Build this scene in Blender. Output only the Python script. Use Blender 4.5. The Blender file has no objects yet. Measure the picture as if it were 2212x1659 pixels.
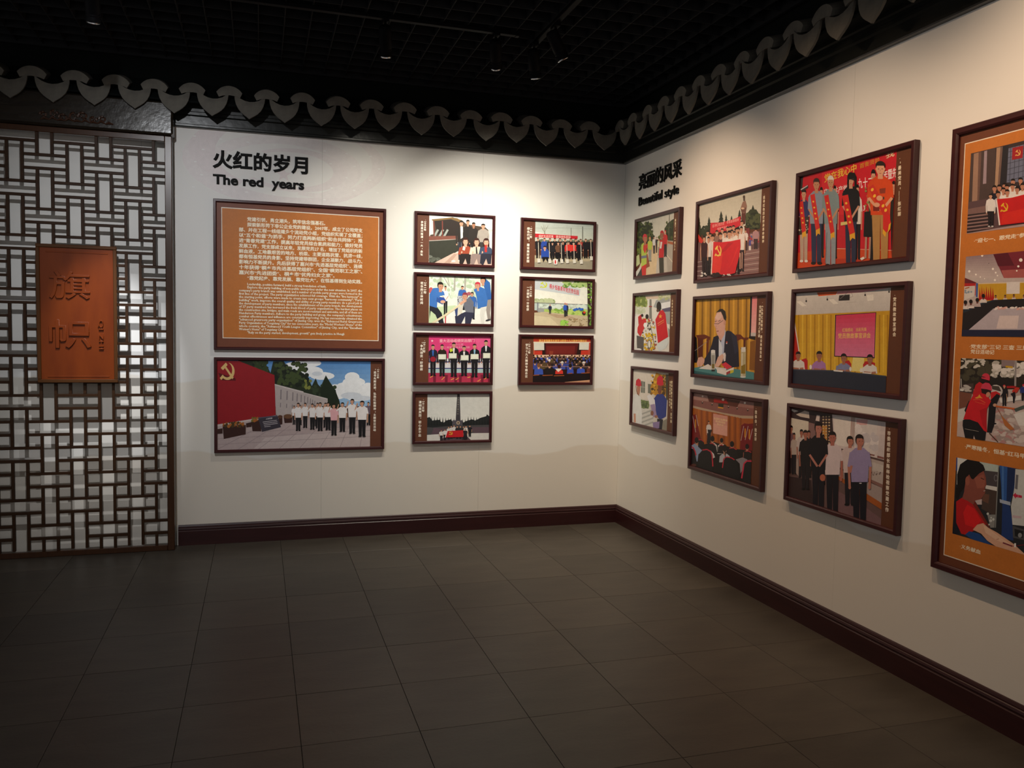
import bpy, bmesh, math, random
from mathutils import Matrix, Vector

# ------------------------------------------------------------------ camera, world, exposure
S = bpy.context.scene
COL = S.collection
cam_d = bpy.data.cameras.new('camera')
cam_d.sensor_width = 36.0
cam_d.lens = 36.0 * 1781.29 / 2212
cam_d.clip_start = 0.05
cam = bpy.data.objects.new('camera', cam_d)
COL.objects.link(cam)
cam.matrix_world = Matrix((
    (0.95601853, 0.00091235, -0.29330485, -2.76580741),
    (-0.29273671, 0.06525715, -0.95396369, -6.05582888),
    (0.01826989, 0.99786806, 0.06265413, 1.51556696),
    (0, 0, 0, 1)))
S.camera = cam
world = bpy.data.worlds.new('world')
S.world = world
world.use_nodes = True
world.node_tree.nodes['Background'].inputs[0].default_value = (1.0, 0.955, 0.92, 1)
world.node_tree.nodes['Background'].inputs[1].default_value = 0.33
S.view_settings.view_transform = 'Standard'
S.view_settings.look = 'None'
S.view_settings.gamma = 1
S.view_settings.use_curve_mapping = False
S.view_settings.exposure = 0.0

# ------------------------------------------------------------------ helpers
def lin(c):
    c = c / 255.0
    return c / 12.92 if c <= 0.04045 else ((c + 0.055) / 1.055) ** 2.4
def hx(s, k=1.0):
    return tuple(lin(int(s[i:i + 2], 16)) * k for i in (0, 2, 4)) + (1.0,)

def mat(name, color, rough=0.5, metal=0.0, noise=None, bump=None, coat=0.0, spec=0.5):
    """procedural Principled material; noise=(scale xyz, colour2, contrast), bump=(scale, strength)"""
    m = bpy.data.materials.new(name); m.use_nodes = True
    nt = m.node_tree; b = nt.nodes['Principled BSDF']
    b.inputs['Roughness'].default_value = rough
    b.inputs['Metallic'].default_value = metal
    b.inputs['Coat Weight'].default_value = coat
    b.inputs['Specular IOR Level'].default_value = spec
    b.inputs['Base Color'].default_value = color
    tc = nt.nodes.new('ShaderNodeTexCoord')
    if noise:
        mp = nt.nodes.new('ShaderNodeMapping'); mp.inputs['Scale'].default_value = noise[0]
        tx = nt.nodes.new('ShaderNodeTexNoise'); tx.inputs['Scale'].default_value = 1.0
        tx.inputs['Detail'].default_value = 5.0
        rp = nt.nodes.new('ShaderNodeValToRGB')
        rp.color_ramp.elements[0].position = 0.5 - noise[2]; rp.color_ramp.elements[0].color = color
        rp.color_ramp.elements[1].position = 0.5 + noise[2]; rp.color_ramp.elements[1].color = noise[1]
        nt.links.new(tc.outputs['Object'], mp.inputs['Vector'])
        nt.links.new(mp.outputs['Vector'], tx.inputs['Vector'])
        nt.links.new(tx.outputs['Fac'], rp.inputs['Fac'])
        nt.links.new(rp.outputs['Color'], b.inputs['Base Color'])
    if bump:
        t2 = nt.nodes.new('ShaderNodeTexNoise'); t2.inputs['Scale'].default_value = bump[0]
        t2.inputs['Detail'].default_value = 4.0
        bp = nt.nodes.new('ShaderNodeBump'); bp.inputs['Strength'].default_value = bump[1]
        bp.inputs['Distance'].default_value = 0.004
        nt.links.new(tc.outputs['Object'], t2.inputs['Vector'])
        nt.links.new(t2.outputs['Fac'], bp.inputs['Height'])
        nt.links.new(bp.outputs['Normal'], b.inputs['Normal'])
    return m

def obj(name, me, m=None, parent=None, loc=None, rot=None):
    o = bpy.data.objects.new(name, me)
    if m is not None and me is not None and not me.materials:
        me.materials.append(m)
    COL.objects.link(o)
    if parent is not None: o.parent = parent
    if loc is not None: o.location = loc
    if rot is not None: o.rotation_euler = rot
    return o
def empty(name, loc=(0, 0, 0), rot=(0, 0, 0)):
    o = bpy.data.objects.new(name, None); COL.objects.link(o)
    o.location = loc; o.rotation_euler = rot; o.empty_display_size = 0.1
    return o
def tag(o, label, cat, group=None):
    o['label'] = label; o['category'] = cat
    if group: o['group'] = group
    return o
def struct(o, label, cat):
    o['kind'] = 'structure'; o['label'] = label; o['category'] = cat
    return o

class MB:
    """collects boxes, prisms and lathes and turns them into one mesh"""
    def __init__(s): s.v = []; s.f = []
    def add(s, vs, fs):
        n = len(s.v); s.v += [tuple(p) for p in vs]; s.f += [[i + n for i in f] for f in fs]; return s
    def box(s, x0, y0, z0, x1, y1, z1):
        return s.add([(x0, y0, z0), (x1, y0, z0), (x1, y1, z0), (x0, y1, z0), (x0, y0, z1), (x1, y0, z1), (x1, y1, z1), (x0, y1, z1)],
                     [(0, 3, 2, 1), (4, 5, 6, 7), (0, 1, 5, 4), (1, 2, 6, 5), (2, 3, 7, 6), (3, 0, 4, 7)])
    def bbox(s, x0, y0, z0, x1, y1, z1, b):
        """box with chamfered edges"""
        bm = bmesh.new(); bmesh.ops.create_cube(bm, size=1)
        for v in bm.verts:
            v.co = Vector(((x0 + x1) / 2 + v.co.x * (x1 - x0), (y0 + y1) / 2 + v.co.y * (y1 - y0), (z0 + z1) / 2 + v.co.z * (z1 - z0)))
        bmesh.ops.bevel(bm, geom=bm.edges[:], offset=b, segments=1, affect='EDGES')
        bm.verts.index_update()
        s.add([v.co[:] for v in bm.verts], [[v.index for v in f.verts] for f in bm.faces]); bm.free(); return s
    def prism(s, poly, p0, p1, fn):
        """poly: 2D profile; fn(a,b,t) -> 3D point, t in (p0,p1)"""
        n = len(poly)
        vs = [fn(a, b, p0) for a, b in poly] + [fn(a, b, p1) for a, b in poly]
        fs = [(i, (i + 1) % n, n + (i + 1) % n, n + i) for i in range(n)] + [tuple(range(n))[::-1], tuple(range(n, 2 * n))]
        return s.add(vs, fs)
    def lathe(s, prof, n=24, M=None):
        vs = []; fs = []; k = len(prof)
        for i in range(n):
            a = 2 * math.pi * i / n
            for r, z in prof:
                p = Vector((r * math.cos(a), r * math.sin(a), z))
                vs.append((M @ p) if M else p)
        for i in range(n):
            j = (i + 1) % n
            for q in range(k - 1):
                fs.append((i * k + q, j * k + q, j * k + q + 1, i * k + q + 1))
        return s.add(vs, fs)
    def tube(s, pts, r, n=8):
        pts = [Vector(p) for p in pts]; rings = []
        for i, p in enumerate(pts):
            d = (pts[min(i + 1, len(pts) - 1)] - pts[max(i - 1, 0)]).normalized()
            u = d.orthogonal().normalized(); w = d.cross(u)
            rings.append([p + (u * math.cos(2 * math.pi * k / n) + w * math.sin(2 * math.pi * k / n)) * (r if not isinstance(r, (list, tuple)) else r[i]) for k in range(n)])
        vs = [v for g in rings for v in g]; fs = []
        for i in range(len(pts) - 1):
            for k in range(n):
                fs.append((i * n + k, i * n + (k + 1) % n, (i + 1) * n + (k + 1) % n, (i + 1) * n + k))
        fs += [tuple(range(n))[::-1], tuple(range((len(pts) - 1) * n, len(pts) * n))]
        return s.add(vs, fs)
    def mesh(s, name, smooth=False):
        me = bpy.data.meshes.new(name); me.from_pydata(s.v, [], s.f); me.update()
        bm = bmesh.new(); bm.from_mesh(me); bmesh.ops.recalc_face_normals(bm, faces=bm.faces); bm.to_mesh(me); bm.free()
        if smooth:
            for p in me.polygons: p.use_smooth = True
            try: me.set_sharp_from_angle(angle=math.radians(40))
            except Exception: pass
        return me
    def obj(s, name, m, parent=None, smooth=False, **k):
        return obj(name, s.mesh(name, smooth), m, parent, **k)

_gc = {}
def glyph(text, bold=0.0, res=2):
    """outline of a text as a flat triangle mesh: vertices, faces, width"""
    key = (text, bold, res)
    if key not in _gc:
        c = bpy.data.curves.new('t', 'FONT'); c.body = text; c.size = 1; c.resolution_u = res; c.offset = bold
        o = bpy.data.objects.new('t', c); me = bpy.data.meshes.new_from_object(o)
        vs = [(v.co.x, v.co.y) for v in me.vertices]; fs = [tuple(p.vertices) for p in me.polygons]
        bpy.data.objects.remove(o); bpy.data.curves.remove(c); bpy.data.meshes.remove(me)
        _gc[key] = (vs, fs, max([v[0] for v in vs], default=0.0))
    return _gc[key]
def glyph_solid(text, bold, depth, res=3):
    """the same outline as a raised letter of the given depth, its strokes widened by a bevel; front faces +z"""
    c = bpy.data.curves.new('t', 'FONT'); c.body = text; c.size = 1; c.resolution_u = res
    c.extrude = 0.02; c.bevel_depth = bold; c.bevel_resolution = 1
    o = bpy.data.objects.new('t', c); me = bpy.data.meshes.new_from_object(o)
    bpy.data.objects.remove(o); bpy.data.curves.remove(c)
    for v in me.vertices: v.co.z *= depth / 2 / (0.02 + bold)
    return me

# ------------------------------------------------------------------ materials
M_floor = mat('dark_stone_tile', (0.046, 0.038, 0.029, 1), 0.42, noise=((3, 14, 3), (0.072, 0.060, 0.046, 1), 0.22), bump=(60, 0.12))
_nt = M_floor.node_tree; _oi = _nt.nodes.new('ShaderNodeObjectInfo'); _mr = _nt.nodes.new('ShaderNodeMapRange')   # each tile its own tone
_mr.inputs['To Min'].default_value = 0.82; _mr.inputs['To Max'].default_value = 1.18; _vm = _nt.nodes.new('ShaderNodeVectorMath'); _vm.operation = 'SCALE'
_nt.links.new(_oi.outputs['Random'], _mr.inputs['Value']); _nt.links.new(_mr.outputs[0], _vm.inputs['Scale'])
_nt.links.new([n for n in _nt.nodes if n.type == 'VALTORGB'][0].outputs['Color'], _vm.inputs[0]); _nt.links.new(_vm.outputs[0], _nt.nodes['Principled BSDF'].inputs['Base Color'])
M_grout = mat('dark_grout', (0.024, 0.021, 0.017, 1), 0.8)
M_mahog = mat('mahogany_lacquer', (0.036, 0.0060, 0.0075, 1), 0.32, noise=((4, 4, 30), (0.050, 0.010, 0.011, 1), 0.2), spec=0.4)
M_base = mat('dark_mahogany_baseboard', (0.026, 0.0060, 0.0065, 1), 0.36, noise=((3, 3, 40), (0.036, 0.009, 0.009, 1), 0.2), spec=0.4)
M_black = mat('black_lacquer', (0.008, 0.009, 0.008, 1), 0.28, noise=((2, 2, 25), (0.016, 0.017, 0.015, 1), 0.2), bump=(18, 0.25))
M_matte = mat('matte_black_paint', (0.0045, 0.006, 0.0058, 1), 0.85, spec=0.1)
M_grid = mat('black_ceiling_grid', (0.017, 0.018, 0.020, 1), 0.8, spec=0.06)
M_void = mat('dark_ceiling_void', (0.012, 0.014, 0.018, 1), 0.9)
M_clay = mat('grey_clay_tile', (0.085, 0.080, 0.070, 1), 0.85, noise=((14, 14, 14), (0.140, 0.128, 0.106, 1), 0.2), bump=(45, 0.5))
M_wood = mat('brown_lattice_wood', (0.040, 0.016, 0.005, 1), 0.5, noise=((6, 6, 60), (0.026, 0.010, 0.003, 1), 0.25), spec=0.2)
M_wood2 = mat('brown_frame_wood', (0.055, 0.021, 0.007, 1), 0.3, noise=((50, 6, 4), (0.035, 0.012, 0.004, 1), 0.25), spec=0.35)
M_header = mat('black_brown_lacquered_timber', (0.014, 0.010, 0.007, 1), 0.24, noise=((3, 20, 40), (0.024, 0.018, 0.012, 1), 0.2), bump=(22, 0.35))
M_carve = mat('carved_brown_wood', (0.045, 0.017, 0.008, 1), 0.35, bump=(50, 0.3))
M_plaque = mat('orange_red_stained_wood', (0.185, 0.034, 0.003, 1), 0.38, noise=((7, 7, 2), (0.110, 0.017, 0.002, 1), 0.22), spec=0.25)
M_plq_edge = mat('brown_plaque_border', (0.070, 0.025, 0.006, 1), 0.4, spec=0.2)
M_letter = mat('black_acrylic_letters', (0.007, 0.007, 0.007, 1), 0.6, spec=0.12)
M_spot = mat('black_spotlight_metal', (0.005, 0.005, 0.006, 1), 0.55, spec=0.05)
M_ring = mat('polished_bezel', (0.45, 0.45, 0.46, 1), 0.22, metal=1.0)
M_lens = bpy.data.materials.new('lit_lamp_lens'); M_lens.use_nodes = True
_b = M_lens.node_tree.nodes['Principled BSDF']
_b.inputs['Emission Color'].default_value = (1, 0.86, 0.66, 1); _b.inputs['Emission Strength'].default_value = 6.0

def wall_material(name, axis):
    """printed wallpaper: off-white with two faint layered mountain silhouettes"""
    m = bpy.data.materials.new(name); m.use_nodes = True
    nt = m.node_tree; b = nt.nodes['Principled BSDF']; b.inputs['Roughness'].default_value = 0.62
    b.inputs['Specular IOR Level'].default_value = 0.3
    N = nt.nodes.new; L = nt.links.new
    tc = N('ShaderNodeTexCoord'); sp = N('ShaderNodeSeparateXYZ'); L(tc.outputs['Object'], sp.inputs[0])
    col = (0.800, 0.785, 0.750, 1)
    prev = None
    for k, (z0, amp, fr, c2) in enumerate(((1.12, 0.60, 0.45, (0.745, 0.700, 0.625, 1)), (0.62, 0.34, 0.6, (0.690, 0.630, 0.545, 1)))):
        tn = N('ShaderNodeTexNoise'); tn.noise_dimensions = '1D'; tn.inputs['Scale'].default_value = fr; tn.inputs['Detail'].default_value = 3.0
        ad = N('ShaderNodeMath'); ad.operation = 'ADD'; ad.inputs[1].default_value = 7.3 * (k + 1) + (3.1 if axis else 0)
        L(sp.outputs[axis], ad.inputs[0]); L(ad.outputs[0], tn.inputs['W'])
        ma = N('ShaderNodeMath'); ma.operation = 'MULTIPLY_ADD'; ma.inputs[1].default_value = amp; ma.inputs[2].default_value = z0 - amp / 2
        L(tn.outputs['Fac'], ma.inputs[0])
        sb = N('ShaderNodeMath'); sb.operation = 'SUBTRACT'; L(ma.outputs[0], sb.inputs[0]); L(sp.outputs[2], sb.inputs[1])
        mr = N('ShaderNodeMapRange'); mr.inputs['From Min'].default_value = 0.0; mr.inputs['From Max'].default_value = 0.012
        L(sb.outputs[0], mr.inputs['Value'])
        # the printed silhouettes fade out towards their foot
        fd = N('ShaderNodeMapRange'); fd.inputs['From Min'].default_value = 0.0; fd.inputs['From Max'].default_value = 0.75
        fd.inputs['To Min'].default_value = 1.0; fd.inputs['To Max'].default_value = 0.55; L(sb.outputs[0], fd.inputs['Value'])
        mu = N('ShaderNodeMath'); mu.operation = 'MULTIPLY'; L(mr.outputs[0], mu.inputs[0]); L(fd.outputs[0], mu.inputs[1])
        mx = N('ShaderNodeMix'); mx.data_type = 'RGBA'
        L(mu.outputs[0], mx.inputs['Factor'])
        if prev is None: mx.inputs[6].default_value = col
        else: L(prev, mx.inputs[6])
        mx.inputs[7].default_value = c2; prev = mx.outputs[2]
    L(prev, b.inputs['Base Color'])
    t2 = N('ShaderNodeTexNoise'); t2.inputs['Scale'].default_value = 220; bp = N('ShaderNodeBump'); bp.inputs['Strength'].default_value = 0.08
    bp.inputs['Distance'].default_value = 0.002
    L(tc.outputs['Object'], t2.inputs['Vector']); L(t2.outputs['Fac'], bp.inputs['Height']); L(bp.outputs['Normal'], b.inputs['Normal'])
    return m
M_wallA = wall_material('printed_wallpaper_neutral', 0)
M_wallB = wall_material('printed_wallpaper_side', 1)
M_print = bpy.data.materials.new('printed_picture'); M_print.use_nodes = True
_nt = M_print.node_tree; _a = _nt.nodes.new('ShaderNodeVertexColor'); _a.layer_name = 'Col'
_p = _nt.nodes['Principled BSDF']; _p.inputs['Roughness'].default_value = 0.48; _p.inputs['Specular IOR Level'].default_value = 0.3
_tc = _nt.nodes.new('ShaderNodeTexCoord'); _pv = _a.outputs['Color']      # photographic mottling of the print
for _sc, _am in ((34.0, 0.10), (150.0, 0.09)):
    _n = _nt.nodes.new('ShaderNodeTexNoise'); _n.inputs['Scale'].default_value = _sc; _n.inputs['Detail'].default_value = 3.0
    _r = _nt.nodes.new('ShaderNodeMapRange'); _r.inputs['From Min'].default_value = 0.25; _r.inputs['From Max'].default_value = 0.75
    _r.inputs['To Min'].default_value = 1 - _am / 2; _r.inputs['To Max'].default_value = 1 + _am / 2
    _m = _nt.nodes.new('ShaderNodeVectorMath'); _m.operation = 'SCALE'
    _nt.links.new(_tc.outputs['Object'], _n.inputs['Vector']); _nt.links.new(_n.outputs['Fac'], _r.inputs['Value'])
    _nt.links.new(_pv, _m.inputs[0]); _nt.links.new(_r.outputs[0], _m.inputs['Scale']); _pv = _m.outputs[0]
_nt.links.new(_pv, _p.inputs['Base Color'])

# ------------------------------------------------------------------ floor, walls, skirting
T = 0.4367
fl = MB().box(-6.6, -7.0, -0.06, 0.12, 0.12, -0.006).obj('floor', M_grout)
struct(fl, 'dark grey brown stone tiled floor with thin joints', 'floor')
tile = MB().bbox(-T + 0.001, -T + 0.001, -0.0055, -0.001, -0.001, 0.0, 0.0006).mesh('tile'); tile.materials.append(M_floor)
random.seed(3)
for i in range(15):
    for j in range(16):
        obj('tile', tile, None, fl, (-i * T, -j * T, -0.0004 * random.random()))

HW = 2.85
wl = MB().box(-6.6, 0.004, -0.05, 0.12, 0.12, 3.75).obj('wall_left', M_matte)
struct(wl, 'off-white papered panel wall on the left with a faint red emblem print', 'wall')
for x0, x1 in ((-6.6, -5.866), (-5.866, -4.688), (-4.688, -3.512), (-3.512, -2.336), (-2.336, -1.160), (-1.160, 0.0)):
    MB().box(x0 + 0.0004, 0, 0, x1 - 0.0004, 0.0038, HW + 0.03).obj('panel', M_wallA, wl)
wr = MB().box(0.004, -7.0, -0.05, 0.12, 0.004, 3.75).obj('wall_right', M_matte)
struct(wr, 'off-white papered panel wall on the right with faint mountain print', 'wall')
for y0, y1 in ((-7.0, -5.26), (-5.26, -2.63), (-2.63, 0.0)):
    MB().box(0, y0 + 0.0004, 0, 0.0038, y1 - 0.0004, HW + 0.03).obj('panel', M_wallB, wr)

BP = [(0, 0), (0.020, 0), (0.020, 0.098), (0.0165, 0.102), (0.0165, 0.108), (0.019, 0.112), (0.016, 0.121), (0.0125, 0.124),
      (0.0125, 0.130), (0.009, 0.138), (0.006, 0.142), (0, 0.142)]
b1 = MB().prism(BP, -3.30, 0, lambda a, b, t: ((t if t < -1 else -a), -a, b)).obj('baseboard_left', M_base)
struct(b1, 'dark mahogany moulded baseboard along the left wall', 'baseboard')
b2 = MB().prism(BP, -7.0, 0, lambda a, b, t: (-a, (t if t < -1 else -a), b)).obj('baseboard_right', M_base)
struct(b2, 'dark mahogany moulded baseboard along the right wall', 'baseboard')

# black lacquered beam under the tiles
BM = [(0, 2.85), (0.030, 2.85), (0.034, 2.856), (0.034, 2.868), (0.022, 2.874), (0.022, 2.925), (0.036, 2.932), (0.036, 2.950), (0.030, 2.956),
      (0.030, 2.975), (0.040, 2.980), (0.040, 3.0), (0, 3.0)]
c1 = MB().prism(BM, -3.30, 0, lambda a, b, t: ((t if t < -1 else -a), -a, b)).obj('trim_1', M_black)
struct(c1, 'black lacquered moulded beam over the left wall', 'trim')
c2 = MB().prism(BM, -7.0, 0, lambda a, b, t: (-a, (t if t < -1 else -a), b)).obj('trim_2', M_black)
struct(c2, 'black lacquered moulded beam over the right wall', 'trim')

# ------------------------------------------------------------------ open-cell ceiling
ZC = 3.29
ce = MB().box(-6.6, -7.0, 3.72, 0.12, 0.12, 3.78).obj('ceiling', M_void)
struct(ce, 'black open-cell grid ceiling', 'ceiling')
G = 0.1455
mx_ = MB().bbox(-6.55, -0.003, 0, -0.022, 0.003, 0.085, 0.0008).mesh('grid_blade'); mx_.materials.append(M_grid)
my_ = MB().bbox(-0.003, -6.95, 0.0004, 0.003, -0.022, 0.0846, 0.0008).mesh('grid_blade'); my_.materials.append(M_grid)
for k in range(1, 48): obj('grid_blade', mx_, None, ce, (0, -0.02 - k * G, ZC))
for k in range(1, 45): obj('grid_blade', my_, None, ce, (-0.003 - k * G, 0, ZC))
MB().bbox(-6.6, -0.045, ZC - 0.012, -0.020, -0.020, ZC + 0.06, 0.002).obj('edge_angle', M_grid, ce)
MB().bbox(-0.045, -7.0, ZC - 0.012, -0.020, -0.0455, ZC + 0.06, 0.002).obj('edge_angle', M_grid, ce)

# ------------------------------------------------------------------ spotlights and tracks
def track(p0, p1, label):
    t = empty('light_track', p0)
    d = Vector(p1) - Vector(p0); ax = 0 if abs(d.x) > abs(d.y) else 1
    lo, hi = (min(0, d[ax]), max(0, d[ax]))
    if ax == 0: MB().bbox(lo, -0.017, -0.02, hi, 0.017, 0.0, 0.002).obj('rail', M_spot, t)
    else: MB().bbox(-0.017, lo, -0.02, 0.017, hi, 0.0, 0.002).obj('rail', M_spot, t)
    for q in (lo, hi):
        (MB().bbox(q - 0.012, -0.02, -0.023, q + 0.012, 0.02, 0.003, 0.003) if ax == 0 else
         MB().bbox(-0.02, q - 0.012, -0.023, 0.02, q + 0.012, 0.003, 0.003)).obj('end_cap', M_spot, t)
    return tag(t, label, 'track')
track((-4.75, -1.26, 3.288), (-1.30, -1.26, 3.288), 'black light track on the ceiling parallel to the left wall')
track((-1.15, -1.10, 3.288), (-1.15, -6.6, 3.288), 'black light track on the ceiling parallel to the right wall')

def spotlight(x, y, aim, label, watts, color, size=78, blend=1.0, zp=3.155):
    """track spotlight: adapter, stem, yoke, cylindrical body with knurled neck and polished rim; carries its own lamp"""
    t = empty('spotlight', (x, y, 3.268))
    MB().bbox(-0.016, -0.045, -0.022, 0.016, 0.045, 0.0, 0.003).obj('adapter', M_spot, t)
    MB().lathe([(0.0, -0.062), (0.008, -0.062), (0.008, -0.02), (0.0, -0.02)], 12).obj('stem', M_spot, t, smooth=True)
    MB().lathe([(0.0, -0.078), (0.013, -0.074), (0.013, -0.060), (0.0, -0.056)], 12).obj('knuckle', M_spot, t, smooth=True)
    d = (Vector(aim) - Vector((x, y, zp))).normalized()
    R = d.to_track_quat('-Z', 'Y').to_matrix().to_4x4()
    P = Vector((0, 0, zp - 3.268 + 0.02))
    Mx = Matrix.Translation(P) @ R
    body = MB().lathe([(0.0, 0.062), (0.024, 0.060), (0.034, 0.050), (0.036, 0.040), (0.036, -0.060), (0.0345, -0.062), (0.0345, -0.066), (0.036, -0.068),
                       (0.036, -0.072), (0.0345, -0.074), (0.0345, -0.078), (0.036, -0.080), (0.036, -0.108), (0.031, -0.108), (0.031, -0.085), (0.0, -0.085)], 28, Mx).obj('body', M_spot, t, smooth=True)
    MB().lathe([(0.0362, -0.104), (0.0375, -0.1085), (0.0350, -0.1115), (0.0315, -0.1085)], 28, Mx).obj('bezel', M_ring, body, smooth=True)
    MB().lathe([(0.030, -0.088), (0.0, -0.0885)], 24, Mx).obj('lens', M_lens, body, smooth=True)
    tag(t, label, 'spotlight', 'black track spotlights')
    ld = bpy.data.lights.new('lamp', 'SPOT'); ld.energy = watts; ld.color = color
    ld.spot_size = math.radians(size); ld.spot_blend = blend; ld.shadow_soft_size = 0.018
    lo = bpy.data.objects.new('lamp', ld); COL.objects.link(lo); lo.parent = t
    lo.matrix_local = Matrix.Translation(P) @ R @ Matrix.Translation((0, 0, -0.115))
    return t
NEU = (1.0, 0.93, 0.79); WARM = (1.0, 0.70, 0.46); COOL = (0.95, 0.97, 1.0)
spotlight(-3.58, -1.27, (-3.72, -0.05, 1.25), 'black spotlight over the lattice screen, leftmost on the ceiling', 250, COOL, 28)
spotlight(-2.08, -1.26, (-1.80, 0, 1.45), 'black spotlight hanging alone above the orange text panel', 70, NEU, 94)
spotlight(-1.43, -1.26, (-1.00, 0, 1.65), 'black spotlight above the 2008 photo, left one of a close pair', 128, NEU, 86)
spotlight(-1.165, -1.18, (-0.45, 0, 0.95), 'black spotlight nearest the room corner, right one of a close pair', 62, NEU, 96)
spotlight(-1.15, -1.52, (0, -1.25, 1.25), 'black spotlight tilted to the right towards the right wall', 85, WARM, 103)
spotlight(-1.15, -2.75, (0, -2.60, 1.30), 'black spotlight second along the right wall track', 52, WARM, 112)
spotlight(-1.15, -3.95, (0, -3.80, 1.75), 'black spotlight third along the right wall track', 72, WARM, 102)
track((-4.75, -2.90, 3.288), (-1.60, -2.90, 3.288), 'black light track on the ceiling nearer the viewer')  # added track above the view, only there to carry the fill lamp
spotlight(-3.45, -2.90, (-3.20, 0, 1.50), 'black spotlight on the track nearer the viewer', 138, COOL, 72)  # added fill lamp, unseen: brightens the heading end of the wall and the lattice

# ------------------------------------------------------------------ eave of grey clay tiles
ev = empty('tile_eave', (0, 0, 2.90))
tag(ev, 'eave of grey clay tiles running round under the ceiling above both walls', 'tile eave')
E0 = 0.19
dp = [(0, 0), (0.016, 0.012), (0.034, 0.024), (0.054, 0.040), (0.073, 0.062), (0.087, 0.090), (0.095, 0.120), (0.098, 0.150), (0.096, 0.160), (0.084, 0.146), (0.060, 0.128), (0.030, 0.116), (0, 0.112)]
dp = dp + [(-x, z) for x, z in dp[-2:0:-1]]
m = MB().prism(dp, 0, 0.014, lambda a, b, t: (a, t + 0.04 * (b - 0.06), b))
tr = [(-0.096, 0.158), (-0.084, 0.144), (-0.060, 0.126), (-0.030, 0.114), (0, 0.110), (0.030, 0.114), (0.060, 0.126), (0.084, 0.144), (0.096, 0.158)]
tr = [(x, z - 0.013) for x, z in tr] + [(x, z) for x, z in tr[::-1]]
m.prism(tr, 0.012, 0.17, lambda a, b, t: (a, t, b + 0.28 * (t - 0.012)))
drip = m.mesh('drip_tile'); drip.materials.append(M_clay)
cv = [(0.098 * math.sin(math.radians(a)), 0.111 + 0.100 * math.cos(math.radians(a))) for a in range(-56, 57, 8)]
cv += [(0.066, 0.136), (0.040, 0.146), (0, 0.150), (-0.040, 0.146), (-0.066, 0.136)]
cover = MB().prism(cv, 0.004, 0.17, lambda a, b, t: (a, t, b + 0.28 * (t - 0.012))).mesh('cover_tile'); cover.materials.append(M_clay)
random.seed(11)
def put_tile(me, name, side, s, dy=0.0, dz=0.0):
    j = lambda k: random.uniform(-k, k)
    o = obj(name, me, None, ev)
    o.location = (s + j(0.004), -E0 + dy + j(0.004), dz + j(0.004)) if side == 0 else (-E0 + dy + j(0.004), s + j(0.004), dz + j(0.004))
    o.rotation_euler = (j(0.02), j(0.035), (0 if side == 0 else -math.pi / 2) + j(0.04))
for k in range(25):
    x = -0.262 - 0.2332 * k
    put_tile(drip, 'drip_tile', 0, x); put_tile(cover, 'cover_tile', 0, x - 0.1166, -0.004, -0.004)
for k in range(26):
    y = -0.400 - 0.2325 * k
    put_tile(drip, 'drip_tile', 1, y); put_tile(cover, 'cover_tile', 1, y - 0.1163, -0.004, -0.004)
o = obj('cover_tile', cover, None, ev); o.location = (-0.196, -0.292, 0.0); o.rotation_euler = (0, 0, -math.pi / 2)
EB = [(0.020, 0.10), (0.155, 0.082), (0.160, 0.092), (0.05, 0.20), (0.020, 0.24)]
MB().prism(EB, -6.3, 0, lambda a, b, t: ((t if t < -1 else -a), -a, b)).obj('eave_board', M_matte, ev)
MB().prism(EB, -6.9, 0, lambda a, b, t: (-a, (t if t < -1 else -a), b)).obj('eave_board', M_matte, ev)

# ------------------------------------------------------------------ lattice screen
PT = 0.08487; LX = -4.275; RZ = 2.667; BW = 0.0178
XL, XR, ZB, ZT = -4.42, -3.357, 0.036, 2.722
ls = empty('lattice_screen', (-3.89, -0.12, 0))
tag(ls, 'brown wooden lattice screen standing before the left end of the white wall', 'lattice screen')
def part(mb, name, m, parent, org, smooth=False):
    mb.v = [(v[0] - org[0], v[1] - org[1], v[2] - org[2]) for v in mb.v]
    return mb.obj(name, m, parent, smooth)
OR = (-3.89, -0.12, 0)
def hbar(r, c0):      # horizontal bar on the joint under row r, three cells long around column c0
    z = RZ - PT * (r + 1)
    x0 = max(XL, LX + PT * (c0 - 1) + BW / 2); x1 = min(XR, LX + PT * (c0 + 2) - BW / 2)
    if x1 - x0 > 0.01 and ZB < z < ZT: part(MB().bbox(x0, -0.1195, z - BW / 2, x1, -0.098, z + BW / 2, 0.0012), 'lattice_bar', M_wood, ls, OR)
def vbar(c, r0):      # vertical bar right of column c, three cells long from row r0
    x = LX + PT * (c + 1)
    z1 = min(ZT, RZ - PT * r0 - BW / 2); z0 = max(ZB, RZ - PT * (r0 + 3) + BW / 2)
    if z1 - z0 > 0.01 and XL < x < XR: part(MB().bbox(x - BW / 2, -0.120, z0, x + BW / 2, -0.098, z1, 0.0012), 'lattice_bar', M_wood, ls, OR)
for r in range(-1, 30):
    cs = 0 if r % 4 in (2, 3) else 2
    for c0 in range(cs - 4, 14, 4): hbar(r, c0)
for c in range(-3, 10):
    ph = 0 if c % 4 in (0, 3) else 2
    for r0 in range(ph - 4, 31, 4): vbar(c, r0)
part(MB().bbox(XR, -0.130, 0, -3.313, -0.088, 2.758, 0.004), 'stile', M_wood2, ls, OR)
part(MB().bbox(-4.464, -0.130, 0, XL, -0.088, 2.758, 0.004), 'stile', M_wood2, ls, OR)
part(MB().bbox(XL, -0.128, 0, XR, -0.090, ZB, 0.003), 'bottom_rail', M_wood2, ls, OR)
part(MB().bbox(XL, -0.128, ZT, XR, -0.090, 2.758, 0.003), 'top_rail', M_wood2, ls, OR)
part(MB().box(-3.330, -0.088, 0, -3.3145, -0.001, 2.758), 'side_board', M_header, ls, OR)
part(MB().box(-4.4625, -0.088, 0, -4.447, -0.001, 2.758), 'side_board', M_header, ls, OR)

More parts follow.
